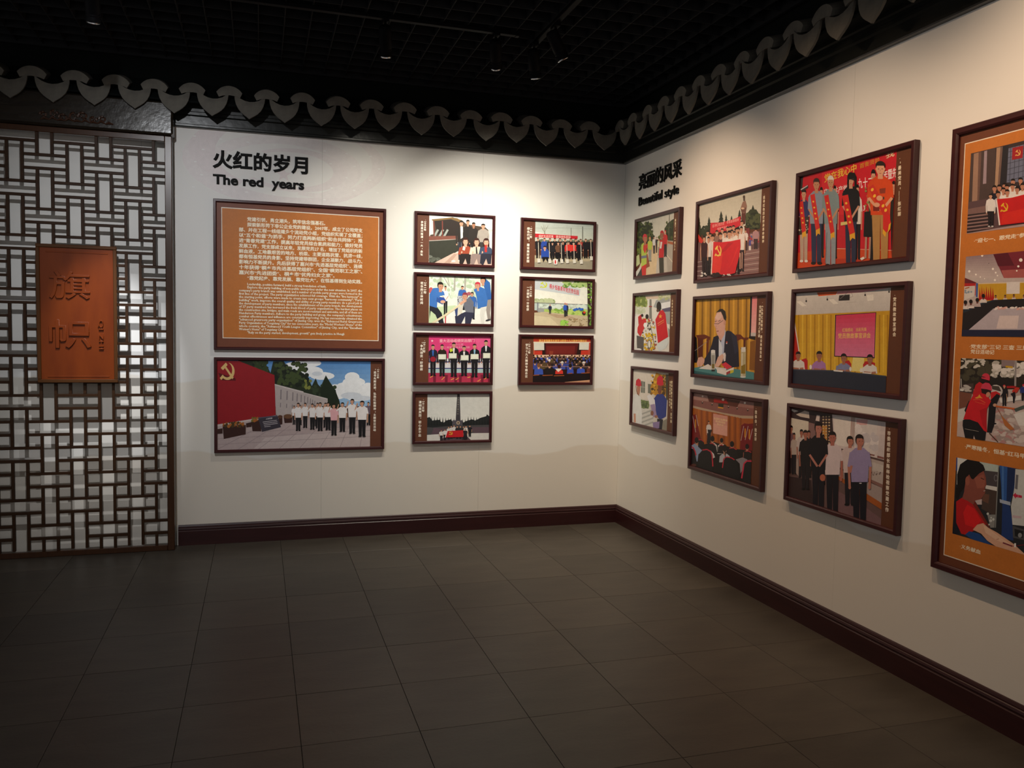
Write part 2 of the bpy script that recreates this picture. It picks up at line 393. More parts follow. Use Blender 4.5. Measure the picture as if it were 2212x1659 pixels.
hb = MB().bbox(-4.72, -0.158, 2.7605, -3.303, -0.002, 2.972, 0.012).obj('header_beam', M_header)
tag(hb, 'black-brown lacquered beam with carving above the lattice screen', 'beam')
cm = MB()
random.seed(5)
for k in range(7):      # scrolling cloud relief
    cx = -4.055 + k * 0.056; cz = 2.822 + 0.012 * math.sin(k * 2.1); s_ = 1 if k % 2 else -1; r0 = 0.030 - 0.003 * abs(k - 3)
    cm.tube([(cx + s_ * r0 * (1 - q / 16) * math.cos(q * 0.62), -0.160, cz + r0 * (1 - q / 16) * math.sin(q * 0.62)) for q in range(14)], [0.009 - 0.0004 * q for q in range(14)], 7)
for k in range(9):
    x = -4.07 + k * 0.046
    cm.tube([(x, -0.159, 2.795), (x + 0.02, -0.166, 2.803 + 0.008 * (k % 2)), (x + 0.045, -0.159, 2.796)], [0.004, 0.009, 0.003], 7)
cm.obj('carving', M_carve, hb, smooth=True)
po = MB().bbox(-4.72, -0.150, 0, -4.466, -0.002, 2.760, 0.008).obj('timber_post', M_header)
tag(po, 'dark timber post at the far left edge beyond the lattice screen', 'post')

# plaque on the lattice
pq = empty('wooden_plaque', (-3.883, -0.121, 1.58))
tag(pq, 'orange-red wooden plaque with carved characters hanging on the lattice screen', 'plaque')
OP = (-3.883, -0.121, 1.58)
bd = part(MB().bbox(-4.097, -0.143, 1.158, -3.669, -0.1215, 2.002, 0.003), 'board', M_plaque, pq, OP)
for n, bx in enumerate(((-4.117, 2.0, -3.649, 2.022), (-4.117, 1.138, -3.649, 1.160), (-4.117, 1.160, -4.095, 2.0), (-3.671, 1.160, -3.649, 2.0))):
    part(MB().bbox(bx[0], -0.150, bx[1], bx[2], -0.1215, bx[3], 0.003), 'border', M_plq_edge, pq, OP)
for z in (1.973, 1.178):
    part(MB().bbox(-4.060, -0.1455, z - 0.004, -3.700, -0.142, z + 0.004, 0.0015), 'rule', M_plaque, bd, OP)
def fit_glyph(name, text, m, parent, org, x0, x1, z0, z1, y, depth, bold, turn=False):
    """raised character whose front looks to -y, fitted into a box on a plane facing the room"""
    me = glyph_solid(text, bold, depth)
    vs = [v.co.copy() for v in me.vertices]
    if turn: vs = [Vector((v.y, -v.x, v.z)) for v in vs]
    a0, a1 = min(v.x for v in vs), max(v.x for v in vs); b0, b1 = min(v.y for v in vs), max(v.y for v in vs)
    for v, c in zip(me.vertices, vs):
        v.co = (x0 + (c.x - a0) / (a1 - a0) * (x1 - x0) - org[0], y - c.z - org[1], z0 + (c.y - b0) / (b1 - b0) * (z1 - z0) - org[2])
    me.name = name
    return obj(name, me, m, parent)
fit_glyph('character', '旗', M_plaque, bd, OP, -4.043, -3.806, 1.675, 1.853, -0.146, 0.014, 0.008)
fit_glyph('character', '帜', M_plaque, bd, OP, -4.047, -3.803, 1.361, 1.545, -0.146, 0.014, 0.008)
fit_glyph('pinyin', 'QI ZHI', M_plaque, bd, OP, -3.764, -3.730, 1.354, 1.547, -0.146, 0.014, 0.03, True)

# ------------------------------------------------------------------ raised headings on the walls
def heading(text, label, side, a0, a1, z0, z1, bold, y=-0.006, depth=0.012):
    """row of separate raised letters; side 0: left wall (a = x), side 1: right wall (a = -y)"""
    t = empty('wall_heading', (a0, 0, z0) if side == 0 else (0, -a0, z0), (0, 0, 0) if side == 0 else (0, 0, -math.pi / 2))
    vs, fs, w = glyph(text)
    k = (a1 - a0) / (w - min(v[0] for v in vs)); off = min(v[0] for v in vs)
    lo = min(v[1] for v in vs); hi = max(v[1] for v in vs); kz = (z1 - z0) / (hi - lo)
    pos = 0.0
    for i, ch in enumerate(text):
        if ch == ' ': continue
        # advance measured from the line set up to and including this letter
        full = glyph(text[:i + 1])[2]; cw = glyph(ch)[2]; me = glyph_solid(ch, bold, depth, 4)
        for v in me.vertices:
            c = v.co.copy(); v.co = ((full - cw + c.x - off) * k, y - c.z, (c.y - lo) * kz)
        me.name = 'letter'
        obj('letter', me, M_letter, t)
    return tag(t, label, 'lettering')
heading('火红的岁月', 'large black raised Chinese heading above the orange text panel', 0, -3.060, -2.440, 2.600, 2.716, 0.033)
heading('The red  years', 'black raised English heading reading The red years', 0, -3.062, -2.464, 2.470, 2.552, 0.032)
heading('亮丽的风采', 'large black raised Chinese heading on the right wall beside the corner', 1, 0.270, 0.926, 2.606, 2.722, 0.015, -0.006, 0.011)
heading('Beautiful style', 'black raised English heading reading Beautiful style', 1, 0.274, 0.894, 2.470, 2.552, 0.009, -0.006, 0.011)

# ------------------------------------------------------------------ printed pictures
import numpy as np
class Sheet:
    """a flat print built from coloured shapes. Shapes are drawn on a sheet whose four corners
    (top left, top right, bottom right, bottom left) are mapped onto the print rectangle w x h."""
    STEP = 1.2e-5
    def __init__(s, quad, w, h):
        A = []; B = []
        for (x, y), (u, v) in zip(quad, ((0, h), (w, h), (w, 0), (0, 0))):
            A += [[x, y, 1, 0, 0, 0, -u * x, -u * y], [0, 0, 0, x, y, 1, -v * x, -v * y]]; B += [u, v]
        s.H = np.append(np.linalg.solve(np.array(A, float), np.array(B, float)), 1).reshape(3, 3)
        s.w = w; s.h = h; s.c = (0, w, 0, h); s.V = []; s.F = []; s.C = []; s.k = 0; s.o = (0, 0, 1); s.L = ([], [], []); s.cap_ = False
    def m(s, x, y):
        q = s.H @ (s.o[0] + x / s.o[2], s.o[1] + y / s.o[2], 1.0); return q[0] / q[2], q[1] / q[2]
    def clip(s, pts):
        for ax, lim, sg in ((0, s.c[0], 1), (0, s.c[1], -1), (1, s.c[2], 1), (1, s.c[3], -1)):
            out = []
            for i in range(len(pts)):
                a, b = pts[i - 1], pts[i]
                da, db = (a[ax] - lim) * sg, (b[ax] - lim) * sg
                if (da >= 0) != (db >= 0):
                    t = da / (da - db); out.append((a[0] + (b[0] - a[0]) * t, a[1] + (b[1] - a[1]) * t))
                if db >= 0: out.append(b)
            pts = out
            if len(pts) < 3: return []
        return pts
    def loc(s, pts, col, same=False):
        pts = s.clip(pts)
        if not same: s.k += 1
        if len(pts) < 3: return
        V, F, C = s.L if s.cap_ else (s.V, s.F, s.C); n = len(V)
        V += [(u, v, s.k) for u, v in pts]; F.append(list(range(n, n + len(pts)))); C.append(hx(col) if isinstance(col, str) else col)
    def p(s, col, *a, same=False):                     # polygon
        s.loc([s.m(a[i], a[i + 1]) for i in range(0, len(a), 2)], col, same)
    def e(s, col, cx, cy, rx, ry, ang=0, n=14, same=False, t0=0, t1=360):   # ellipse or a slice of it
        ca, sa = math.cos(math.radians(ang)), math.sin(math.radians(ang)); q = []
        m_ = n if t1 - t0 >= 360 else n + 1
        for i in range(m_):
            t = math.radians(t0 + (t1 - t0) * i / n); x, y = rx * math.cos(t), ry * math.sin(t); q += [cx + x * ca - y * sa, cy + x * sa + y * ca]
        s.p(col, *q, same=same)
    def r(s, col, x0, y0, x1, y1): s.p(col, x0, y0, x1, y0, x1, y1, x0, y1)
    def full(s, col): s.loc([(s.c[0], s.c[2]), (s.c[1], s.c[2]), (s.c[1], s.c[3]), (s.c[0], s.c[3])], col)
    def g(s, c0, c1, *a, n=10):                        # quad TL TR BR BL shaded from its top to its bottom edge
        A, B = np.array(hx(c0)), np.array(hx(c1)); s.k += 1; P = [np.array(a[i:i + 2], float) for i in (0, 2, 4, 6)]
        for i in range(n):
            t, t2 = i / n, (i + 1) / n
            s.p(tuple(A + (B - A) * (t + t2) / 2), *(P[0] + (P[3] - P[0]) * t), *(P[1] + (P[2] - P[1]) * t), *(P[1] + (P[2] - P[1]) * t2), *(P[0] + (P[3] - P[0]) * t2), same=True)
    def l(s, col, w, *a):                              # line
        for i in range(0, len(a) - 2, 2):
            x0, y0, x1, y1 = a[i:i + 4]; d = math.hypot(x1 - x0, y1 - y0) or 1; nx, ny = -(y1 - y0) / d * w / 2, (x1 - x0) / d * w / 2
            s.p(col, x0 + nx, y0 + ny, x1 + nx, y1 + ny, x1 - nx, y1 - ny, x0 - nx, y0 - ny, same=i > 0)
    def b(s, cols, x0, y0, x1, y1, n, sz, seed=1, asp=1.0):   # scattered blobs (leaves, stones, crowd)
        rnd = random.Random(seed)
        for c in cols.split():
            k0 = s.k + 1; lay = []                     # blobs that do not touch share a layer
            for i in range(n):
                z = sz * rnd.uniform(0.5, 1.2); x, y = rnd.uniform(x0, x1), rnd.uniform(y0, y1); r = z * max(asp, 1)
                for j in range(len(lay) + 1):
                    if j == len(lay): lay.append([])
                    if all(math.hypot(x - a, y - d) > r + e for a, d, e in lay[j]): break
                lay[j].append((x, y, r)); s.k = k0 + j; s.e(c, x, y, z * asp, z, rnd.uniform(-30, 30), 7, same=True)
            s.k = k0 + len(lay)
    def t(s, text, col, x, y, h, x1=None, y1=None, bold=0.02, st=1.0):   # text from (x,y); x1,y1 = end of its baseline
        vs, fs, w = glyph(text)
        if x1 is None: x1, y1 = x + h * w * st, y
        d = ((x1 - x) / w, (y1 - y) / w)
        for ox, oy in s.strokes(bold):
            s.k += 1
            for f in fs: s.loc([s.m(x + d[0] * (vs[i][0] + ox), y + d[1] * (vs[i][0] + ox) - h * (vs[i][1] + oy)) for i in f], col, True)
    def strokes(s, b):                                 # heavier type: the outline printed again a hair to each side
        return ((0, 0),) if b <= 0 else ((-b, 0), (b, 0), (0, b * 0.7), (0, -b * 0.7))
    def fit(s, text, col, u0, u1, v, h, bold=0.03):
        vs, fs, w = glyph(text, 0, 1)
        for ox, oy in s.strokes(bold):
            s.k += 1
            for f in fs: s.loc([(u0 + (vs[i][0] + ox) / w * (u1 - u0), v + (vs[i][1] + oy) * h) for i in f], col, True)
    def cap(s, text, x0, y0, x1, y1, col='f0e8da', k=0.88, bold=0.038):   # vertical caption between two centre points
        (ua, va), (ub, vb) = s.m(x0, y0), s.m(x1, y1)
        wt = [0.62 if c in '0123456789·' else 1.0 for c in text]; tot = sum(wt) - (wt[0] + wt[-1]) / 2; step = (va - vb) / tot; h = step * k
        pos = 0.0; k0 = s.k + 1
        for i, c in enumerate(text):
            if i: pos += (wt[i - 1] + wt[i]) / 2
            cu = ua + (ub - ua) * pos / tot; cv = va - pos * step
            vs, fs, w = glyph(c)
            if not vs: continue
            turn = c in '0123456789“”（）《》—'
            for n, (ox, oy) in enumerate(s.strokes(bold)):
                s.k = k0 + n
                for f in fs:
                    q = [(vs[j][0] + ox, vs[j][1] + oy) for j in f]
                    if turn: q = [(cu + (b_ - 0.36) * h, cv - (a_ - w / 2) * h) for a_, b_ in q]
                    elif c in '，、。': q = [(cu + (a_ + 0.05) * h, cv + (b_ + 0.15) * h) for a_, b_ in q]
                    else: q = [(cu + (a_ - 0.5 if w > 0.5 else a_ - w / 2) * h, cv + (b_ - 0.38) * h) for a_, b_ in q]
                    s.loc(q, col, True)
    # ---- figures in the photographs
    def man(s, x, y0, y1, top, leg, w=0, hair='1d1613', skin='c8977d', arm='d', face='f', shoe='15110f', sleeve=0.5, hold=None):
        H = y1 - y0; w = w or H * 0.125; hh = H * 0.14; sh = y0 + hh * 1.22; wa = y0 + H * 0.53; kx = w / (H * 0.125)
        for q in (-1, 1):
            s.p(leg, x + q * w * 0.74, wa - H * 0.03, x, wa - H * 0.03, x + q * w * 0.06, y1 - H * 0.02, x + q * w * 0.62, y1 - H * 0.02)
            s.e(shoe, x + q * w * 0.42, y1 - H * 0.012, w * 0.34, H * 0.018, 0, 8)
        aw = w * 0.30
        for q in (-1, 1):
            sx = x + q * w * 0.88
            if arm == 'd' or (arm == 'u' and q > 0): P = [(sx, sh + H * 0.03), (x + q * w * 1.12, sh + H * 0.19), (x + q * w * 1.02, wa + H * 0.06)]
            elif arm == 'f': P = [(sx, sh + H * 0.03), (x + q * w * 1.1, sh + H * 0.17), (x + q * w * 0.12, wa - H * 0.03)]
            else: P = [(sx, sh + H * 0.05), (x - w * 1.45, sh + H * 0.12), (x - w * 0.95, y0 + hh * 0.62)]
            if arm == 'f': continue
            s.l(skin, aw * 0.8, *P[1], *P[2]); s.l(skin if sleeve < 0.4 else top, aw, *P[0], *P[1])
            if sleeve > 0.8: s.l(top, aw * 0.95, *P[1], *P[2])
            s.e(skin, P[2][0], P[2][1], aw * 0.5, H * 0.022, 0, 8)
        s.p(top, x - w * 0.42, sh - H * 0.02, x + w * 0.42, sh - H * 0.02, x + w * 1.0, sh + H * 0.035, x + w * 0.84, wa, x - w * 0.84, wa, x - w * 1.0, sh + H * 0.035)
        if arm == 'f':
            for q in (-1, 1):
                s.l(top if sleeve > 0.4 else skin, aw, x + q * w * 0.92, sh + H * 0.05, x + q * w * 1.02, sh + H * 0.19)
                s.l(top if sleeve > 0.8 else skin, aw * 0.8, x + q * w * 1.02, sh + H * 0.19, x + q * w * 0.1, wa - H * 0.04)
        if hold: s.r(hold, x - w * 0.85, sh + H * 0.16, x + w * 0.85, sh + H * 0.30)
        s.head(x, y0, hh, kx, hair, skin, face)
    def head(s, x, y0, hh, kx=1, hair='1d1613', skin='c8977d', face='f', long=0):
        rx, ry = hh * 0.37 * kx, hh * 0.5
        if long: s.p(hair, x - rx * 1.15, y0 + ry * 0.8, x - rx * 0.5, y0, x + rx * 0.5, y0, x + rx * 1.15, y0 + ry * 0.8, x + rx * 1.25, y0 + hh * (1 + long), x - rx * 1.25, y0 + hh * (1 + long))
        s.p(skin, x - rx * 0.5, y0 + hh * 0.8, x + rx * 0.5, y0 + hh * 0.8, x + rx * 0.55, y0 + hh * 1.25, x - rx * 0.55, y0 + hh * 1.25)
        if face == 'b':
            s.e(skin, x, y0 + hh * 0.62, rx * 0.9, ry * 0.76); s.e(hair, x, y0 + hh * 0.44, rx * 1.06, hh * 0.44); return
        dx = {'f': 0, 'l': -0.24, 'r': 0.24}[face] * rx
        if dx: s.e(hair, x - dx * 0.4, y0 + hh * 0.44, rx * 1.0, hh * 0.44)
        s.e(skin, x + dx * 0.6, y0 + hh * 0.56, rx * 0.92, ry * 0.88)
        if not dx:
            for q in (-1, 1): s.e(skin, x + q * rx * 0.92, y0 + hh * 0.56, rx * 0.13, hh * 0.09, 0, 6)
        s.e(hair, x - dx * 0.2, y0 + hh * 0.31, rx * 1.02, hh * 0.32, 0, 14, t0=178, t1=362)
        for q in (-1, 1): s.p(hair, x + q * rx * 1.03 - dx * 0.2, y0 + hh * 0.29, x + q * rx * 0.70 - dx * 0.2, y0 + hh * 0.29, x + q * rx * 0.88 - dx * 0.2, y0 + hh * (0.50 + long * 2))
        if hh > 16:
            for q in (-0.38, 0.38):
                s.e('3a2620', x + dx * 1.5 + q * rx, y0 + hh * 0.55, rx * 0.14, ry * 0.06, 0, 6)
            s.e('9c5a4c', x + dx * 1.5, y0 + hh * 0.86, rx * 0.26, ry * 0.05, 0, 6); s.l('a87460', hh * 0.03, x + dx * 1.6, y0 + hh * 0.58, x + dx * 1.9, y0 + hh * 0.72)
    def bust(s, x, y0, yb, w, hh, top, hair='1d1613', skin='c8977d', face='f', long=0, kx=1):
        sh = y0 + hh * 1.2
        s.p(top, x - w * 0.4, sh - hh * 0.1, x + w * 0.4, sh - hh * 0.1, x + w * 0.9, sh + hh * 0.2, x + w, yb, x - w, yb, x - w * 0.9, sh + hh * 0.2)
        s.head(x, y0, hh, kx, hair, skin, face, long)
    def star(s, col, cx, cy, r, kx=1):
        q = []
        for i in range(10):
            a = -math.pi / 2 + i * math.pi / 5; R = r if i % 2 == 0 else r * 0.4; q += [cx + R * math.cos(a) * kx, cy + R * math.sin(a)]
        s.p(col, *q)
    def emblem(s, col, cx, cy, r, kx=1.0, sk=0.0):      # hammer and sickle
        f = lambda x, y: (cx + x * r * kx, cy + y * r + x * r * kx * sk)
        out = [(0.92 * math.cos(math.radians(a)), 0.92 * math.sin(math.radians(a))) for a in range(-88, 146, 13)]
        inn = [(-0.10 + 0.74 * math.cos(math.radians(a)) * (1 - 0.10 * (a + 80) / 220), -0.10 + 0.86 * math.sin(math.radians(a)) * (1 - 0.18 * (a + 80) / 220)) for a in range(140, -81, -13)]
        s.p(col, *[c for q in out + inn for c in f(*q)])
        s.p(col, *[c for q in ((-0.62, 0.36), (-0.40, 0.58), (-0.78, 0.92), (-0.98, 0.72)) for c in f(*q)])
        s.p(col, *[c for q in ((-0.40, -0.42), (-0.22, -0.56), (0.80, 0.66), (0.62, 0.84)) for c in f(*q)])
        s.p(col, *[c for q in ((-0.86, -0.36), (-0.20, -0.92), (0.02, -0.66), (-0.34, -0.34), (-0.52, -0.14), (-0.66, -0.16)) for c in f(*q)])
    def strip(s, col, x, y, x2, y2, left):             # caption strip beside the photo; x..y2 two points on its inner edge
        u = (s.m(x, y)[0] + s.m(x2, y2)[0]) / 2; s.full(col)
        s.c = (u, s.w, 0, s.h) if left else (0, u, 0, s.h)
    def whole(s): s.c = (0, s.w, 0, s.h); s.cap_ = True; s.k = 5      # from here on: lettering beside the photo
    def mesh(s, name, b, base, part=None):
        V, F, C = part or (s.V, s.F, s.C)
        me = bpy.data.meshes.new(name)
        me.from_pydata([(b + u, -base - k * s.STEP, b + v) for u, v, k in V], [], F)
        ca = me.color_attributes.new('Col', 'FLOAT_COLOR', 'CORNER')
        arr = np.repeat(np.array(C, dtype=np.float32), [len(f) for f in F], axis=0); ca.data.foreach_set('color', arr.ravel())
        me.materials.append(M_print); me.update()
        return me

FD = 0.032
def frame(side, a, ztop, w, h, b, sheet, label, group=None):
    """picture in a mitred mahogany frame; side 0: left wall (a = left x), side 1: right wall (a = distance from the corner)"""
    t = empty('picture_frame', (a, 0, ztop - h) if side == 0 else (0, -a, ztop - h), (0, 0, 0) if side == 0 else (0, 0, -math.pi / 2))
    prof = [(0, 0.002), (0, FD - 0.003), (0.003, FD), (b * 0.72, FD), (b * 0.9, FD - 0.004), (b, FD - 0.007), (b, 0.002)]
    for L, fn in ((w, lambda p, d, q: (q, -d, p)), (w, lambda p, d, q: (q, -d, h - p)), (h, lambda p, d, q: (p, -d, q)), (h, lambda p, d, q: (w - p, -d, q))):
        n = len(prof); vs = [fn(p, d, p + 0.00015) for p, d in prof] + [fn(p, d, L - p - 0.00015) for p, d in prof]
        MB().add(vs, [(i, (i + 1) % n, n + (i + 1) % n, n + i) for i in range(n)] + [tuple(range(n))[::-1], tuple(range(n, 2 * n))]).obj('frame_rail', M_mahog, t)
    MB().box(b * 0.6, -0.0155, b * 0.6, w - b * 0.6, -0.003, h - b * 0.6).obj('backing', M_matte, t)
    pr = obj('print', sheet.mesh('print', b, 0.016), None, t)
    if sheet.L[0]: obj('lettering', sheet.mesh('lettering', b, 0.016, sheet.L), None, pr)
    return tag(t, label, 'picture', group)
BL, BRT = 0.021, 0.024
def SL(q): return Sheet(q, 0.612 - 2 * BL, 0.390 - 2 * BL)
STRIP = '643c2b'

# ---- brown text panel
s = Sheet([(131, 76), (1839, 178), (1827, 1579), (137, 1559)], 1.177 - 2 * BL, 1.029 - 2 * BL)
s.full('76432f')
s.p('e8dccb', 179, 128, 1798, 229, 1792, 1502, 193, 1472); s.p('be7130', 187, 138, 1790, 237, 1784, 1494, 201, 1465)
CN = ['党建引领，勇立潮头，筑牢信念强基石。', '探索新形势下非公企业党的建设。2007年，成立了公司党支', '部、并在工程一线组建多个流动党小组，党组织实现了全覆盖；',
      '以“五个和谐”为抓手，努力打造两新组织“和合共同体”；推', '进“青春党建”工作，提高年轻党员综合素质和能力；做好党员', '发展工作，党支部成立以来，发展党员27 名，增加了党组织的新',
      '鲜血液。工地最艰苦的地方、桥梁、主要道路抗雪、抗涝一线，', '都有恒基党员的身影。坚持党建带群团，企业凝聚力、战斗力、', '影响力不断提升。先后获得了嘉兴市“先进基层党组织”、连续',
      '十年获得“桐乡市先进基层党组织”、全国“模范职工之家”、', '嘉兴市“先进团委”、桐乡市“优秀妇女之家”。', '“靠党起步、靠党发展、靠党壮大”，在恒基得到生动实践。']
EN = ['Leadership, positive forward, build a strong foundation of faith.', 'Explore the party building of non-public enterprises under the new situation. In 2007, the',
      "company's party branch was established, and a number of mobile party groups were formed in the", 'first line of the project. The party organization achieved full coverage. With the "five harmony" as',
      'the starting point, efforts were made to create two new groups "harmony community"; "Party', 'building" work, improve the overall quality and ability of young party members; do a good job in',
      'the development of party members, since the establishment of the party branch, the development', 'of 27 party members has increased the fresh blood of party organizations. The hardest places on',
      'the construction site, bridges, and main roads are snow-resistant and anti-mite, and all of them are', "Henderson Party members. Adhere to the party building and group, the company's cohesiveness,",
      'combat effectiveness and influence are constantly improving. He has successively obtained the', '"advanced grassroots party organization" of Jiaxing City, won the "Advanced Rural Grassroots',
      'Party Organization of Tongxiang City" for ten consecutive years, the "Model Workers\' Home" of the', 'whole country, the "Advanced Youth League Committee" of Jiaxing City, and the "Excellent',
      "Women's Home\" of Tongxiang City.", '"Rely on the party started, development, growth" gets lively practice in Hengji.']
s.whole()
ua, ub, uc = s.m(360, 600)[0], s.m(1625, 650)[0], s.m(445, 600)[0]
v3, v11 = s.m(360, 375)[1], s.m(362, 814)[1]; dv = (v3 - v11) / 8
for i, tx in enumerate(CN):
    s.fit(tx, 'f3e7cf', uc if i in (0, 1, 11) else ua, {0: s.m(1245, 300)[0], 10: s.m(1340, 840)[0]}.get(i, ub), v3 - (i - 2) * dv, dv * 0.84, 0.04)
e0, e15 = s.m(445, 928)[1], s.m(445, 1424)[1]; de = (e0 - e15) / 15
for i, tx in enumerate(EN):
    s.fit(tx, 'f3e7cf', uc if i in (0, 1, 15) else ua, {0: s.m(1255, 950)[0], 14: s.m(815, 1380)[0], 15: s.m(1445, 1430)[0]}.get(i, ub), e0 - i * de, de * 1.02, 0.04)
frame(0, -3.063, 2.387, 1.177, 1.029, BL, s, 'large orange text panel in dark red frame below the left heading', 'pictures on the left wall')

# ---- oath before the red wall
s = Sheet([(153, 97), (2029, 110), (2020, 1074), (157, 1116)], 1.177 - 2 * BL, 0.665 - 2 * BL)
s.strip(STRIP, 1898, 130, 1895, 1080, False)
s.g('4f86c4', '9dc0e0', 150, 90, 1950, 100, 1950, 620, 150, 620)
for c in ((1060, 170, 150, 60), (1230, 225, 130, 60), (1350, 275, 140, 45), (1180, 130, 160, 45), (1690, 290, 85, 58), (1710, 345, 130, 55), (1640, 430, 160, 90), (1760, 470, 180, 95), (1870, 420, 70, 70), (1540, 480, 80, 60), (1500, 400, 60, 30)): s.e('eef1f5', *c)
for c in ((1680, 500, 120, 40), (1800, 530, 110, 30), (1290, 250, 60, 25), (1130, 200, 60, 22)): s.e('d3dae4', *c)
s.p('27301f', 380, 90, 640, 90, 690, 150, 740, 200, 760, 240, 790, 110, 910, 105, 950, 170, 1000, 200, 1090, 215, 1160, 270, 1200, 320, 1230, 390, 1275, 300, 1300, 370, 1330, 400, 1390, 268, 1440, 350, 1490, 420, 1545, 560, 1560, 640, 1000, 640, 560, 260)
s.b('1b2318 3a4729 303d20', 560, 110, 720, 220, 22, 22, 2); s.b('1b2318 3f4d2a', 810, 130, 1180, 400, 70, 24, 3); s.b('1f2a1c 33402a', 1230, 380, 1500, 580, 50, 22, 4); s.b('7f8440', 1150, 330, 1220, 420, 8, 18, 5)
s.p('1f2a1c', 1390, 265, 1420, 340, 1460, 390, 1500, 440, 1540, 560, 1480, 600, 1330, 560, 1330, 420, 1370, 350)
s.p('961b23', 150, 100, 400, 105, 805, 265, 820, 722, 150, 830)
s.p('5f0f14', 165, 240, 360, 300, 365, 330, 200, 325); s.emblem('dcb877', 270, 222, 108, 0.82)
s.p('b3a8a6', 808, 366, 1135, 452, 1135, 462, 1410, 532, 1412, 600, 1000, 735, 890, 748, 822, 716); s.p('c8bfbd', 808, 366, 1135, 452, 1135, 462, 1410, 532, 1410, 545, 808, 380)
for i, x in enumerate((880, 950, 1015, 1065, 1110, 1150, 1185, 1215, 1240, 1265)):
    y = 432 + i * 14; s.l('7d7478', 12 - i * 0.6, x, y, x - 3, y + 110 - i * 6); s.l('7d7478', 9 - i * 0.4, x - 6, y + 150 - 4 * i, x - 8, y + 200 - 7 * i)
s.p('b4a2a1', 150, 828, 820, 722, 1000, 718, 1950, 760, 1950, 1080, 150, 1120); s.p('c2b2b0', 700, 980, 1950, 850, 1950, 1080, 560, 1110)
for k in range(8): s.l('8f8082', 4, 160 + 230 * k, 1110, 640 + 170 * k, 850 - 4 * k)
for y in (900, 955, 1020): s.l('978889', 4, 160, y + 35, 1900, y - 60)
s.p('c9b9b5', 150, 830, 820, 722, 820, 740, 150, 850)
for q in ((215, 850, 480, 832, 478, 940, 228, 993), (540, 790, 640, 770, 655, 905, 555, 905), (850, 745, 895, 740, 895, 825, 860, 835), (910, 745, 1010, 735, 1005, 808, 920, 812), (158, 880, 215, 870, 215, 930, 158, 935), (480, 815, 545, 800, 545, 855, 485, 862)): s.p('3b211c', *q)
s.b('8b4a1c a8642a 4a3a20', 225, 800, 465, 850, 18, 16, 6); s.b('7a6a2a a8602a', 550, 750, 640, 790, 10, 14, 7); s.e('6b4a34', 960, 735, 52, 26); s.e('5a3a2a', 870, 740, 28, 20)
s.p('3b3640', 618, 748, 838, 722, 880, 858, 662, 912); s.p('565060', 618, 748, 838, 722, 842, 734, 624, 760)
s.t('人民英雄', 'd8d0d4', 706, 772, 18, 780, 762); s.l('bfb6bc', 6, 672, 800, 832, 778); s.l('bfb6bc', 6, 680, 818, 838, 796); s.l('bfb6bc', 6, 686, 836, 842, 814); s.l('bfb6bc', 6, 690, 854, 760, 846)
W_, K_ = 'e9e4e4', '1b191c'
for x, a, b_, tp, w in ((1028, 612, 830, W_, 24), (1100, 605, 835, W_, 22), (1265, 610, 850, '55618a', 26), (1295, 580, 870, W_, 30), (1385, 580, 862, W_, 34), (1875, 570, 835, '6a5a66', 30)):
    s.man(x, a, b_, tp, K_, w, face='l', arm='d')
for x, a, b_, tp, w, am in ((1075, 580, 900, W_, 38, 'd'), (1155, 580, 865, W_, 34, 'u'), (1236, 588, 885, W_, 36, 'u'), (1325, 575, 900, W_, 40, 'u'), (1415, 575, 890, W_, 42, 'u'), (1482, 590, 950, 'dfaab0', 44, 'u'), (1578, 575, 908, W_, 46, 'u'), (1690, 535, 930, W_, 50, 'u'), (1802, 556, 966, W_, 58, 'u')):
    s.man(x, a, b_, tp, K_, w, face='l', arm=am)
s.whole(); s.cap('·2018年', 1988, 185, 1984, 292); s.cap('“追寻先辉足迹、弘扬红船精神”主题党日活动', 1950, 200, 1945, 890)
frame(0, -3.063, 1.306, 1.177, 0.665, BL, s, 'wide photo of white-shirted people raising fists before a red wall', 'pictures on the left wall')

# ---- 2008 lake visit
s = SL([(130, 133), (1090, 190), (1080, 787), (123, 746)]); s.strip(STRIP, 281, 145, 279, 750, True)
s.full('cfcac4'); s.p('e9e7e4', 270, 140, 1095, 190, 1095, 330, 280, 220)
s.p('4a3b30', 320, 205, 580, 172, 700, 210, 760, 260, 1000, 300, 1040, 340, 1040, 470, 600, 460, 285, 470); s.p('7d6238', 310, 200, 560, 175, 640, 185, 720, 230, 690, 240, 560, 195, 330, 222)
s.p('2a211d', 350, 222, 560, 200, 690, 250, 680, 450, 520, 455, 380, 380); s.p('d8dcd8', 285, 215, 330, 215, 335, 390, 285, 400)
for x in (365, 430, 490): s.l('9aa29c', 26, x - 20, 420, x + 30, 330)
s.l('7a3a30', 14, 340, 215, 345, 420); s.l('7a3a30', 14, 450, 220, 452, 415); s.p('7c4a3e', 280, 415, 640, 410, 640, 455, 280, 470); s.l('a99a92', 7, 280, 472, 640, 452)
s.p('33352c', 280, 478, 640, 458, 660, 600, 590, 640, 340, 760, 280, 770); s.b('6b6f66 565a50', 290, 670, 410, 740, 14, 14, 3, 1.6)
s.p('cdb0a2', 340, 760, 595, 628, 1090, 650, 1090, 800, 340, 800); s.p('b49687', 470, 760, 600, 640, 640, 645, 540, 770); s.p('e3e0dc', 1040, 420, 1095, 330, 1095, 640, 1040, 640)
s.man(692, 215, 735, '28221f', '2b2f3a', 58, sleeve=1, shoe='d8d2cc'); s.p('ddd8d4', 680, 290, 712, 290, 716, 430, 684, 450); s.man(776, 203, 700, '241f1e', '1d1a1c', 52, sleeve=1); s.man(850, 236, 700, '2a2422', '1d1a1c', 52, sleeve=1, skin='a8765c'); s.man(972, 255, 700, 'a39a92', '3a3636', 62, sleeve=1)
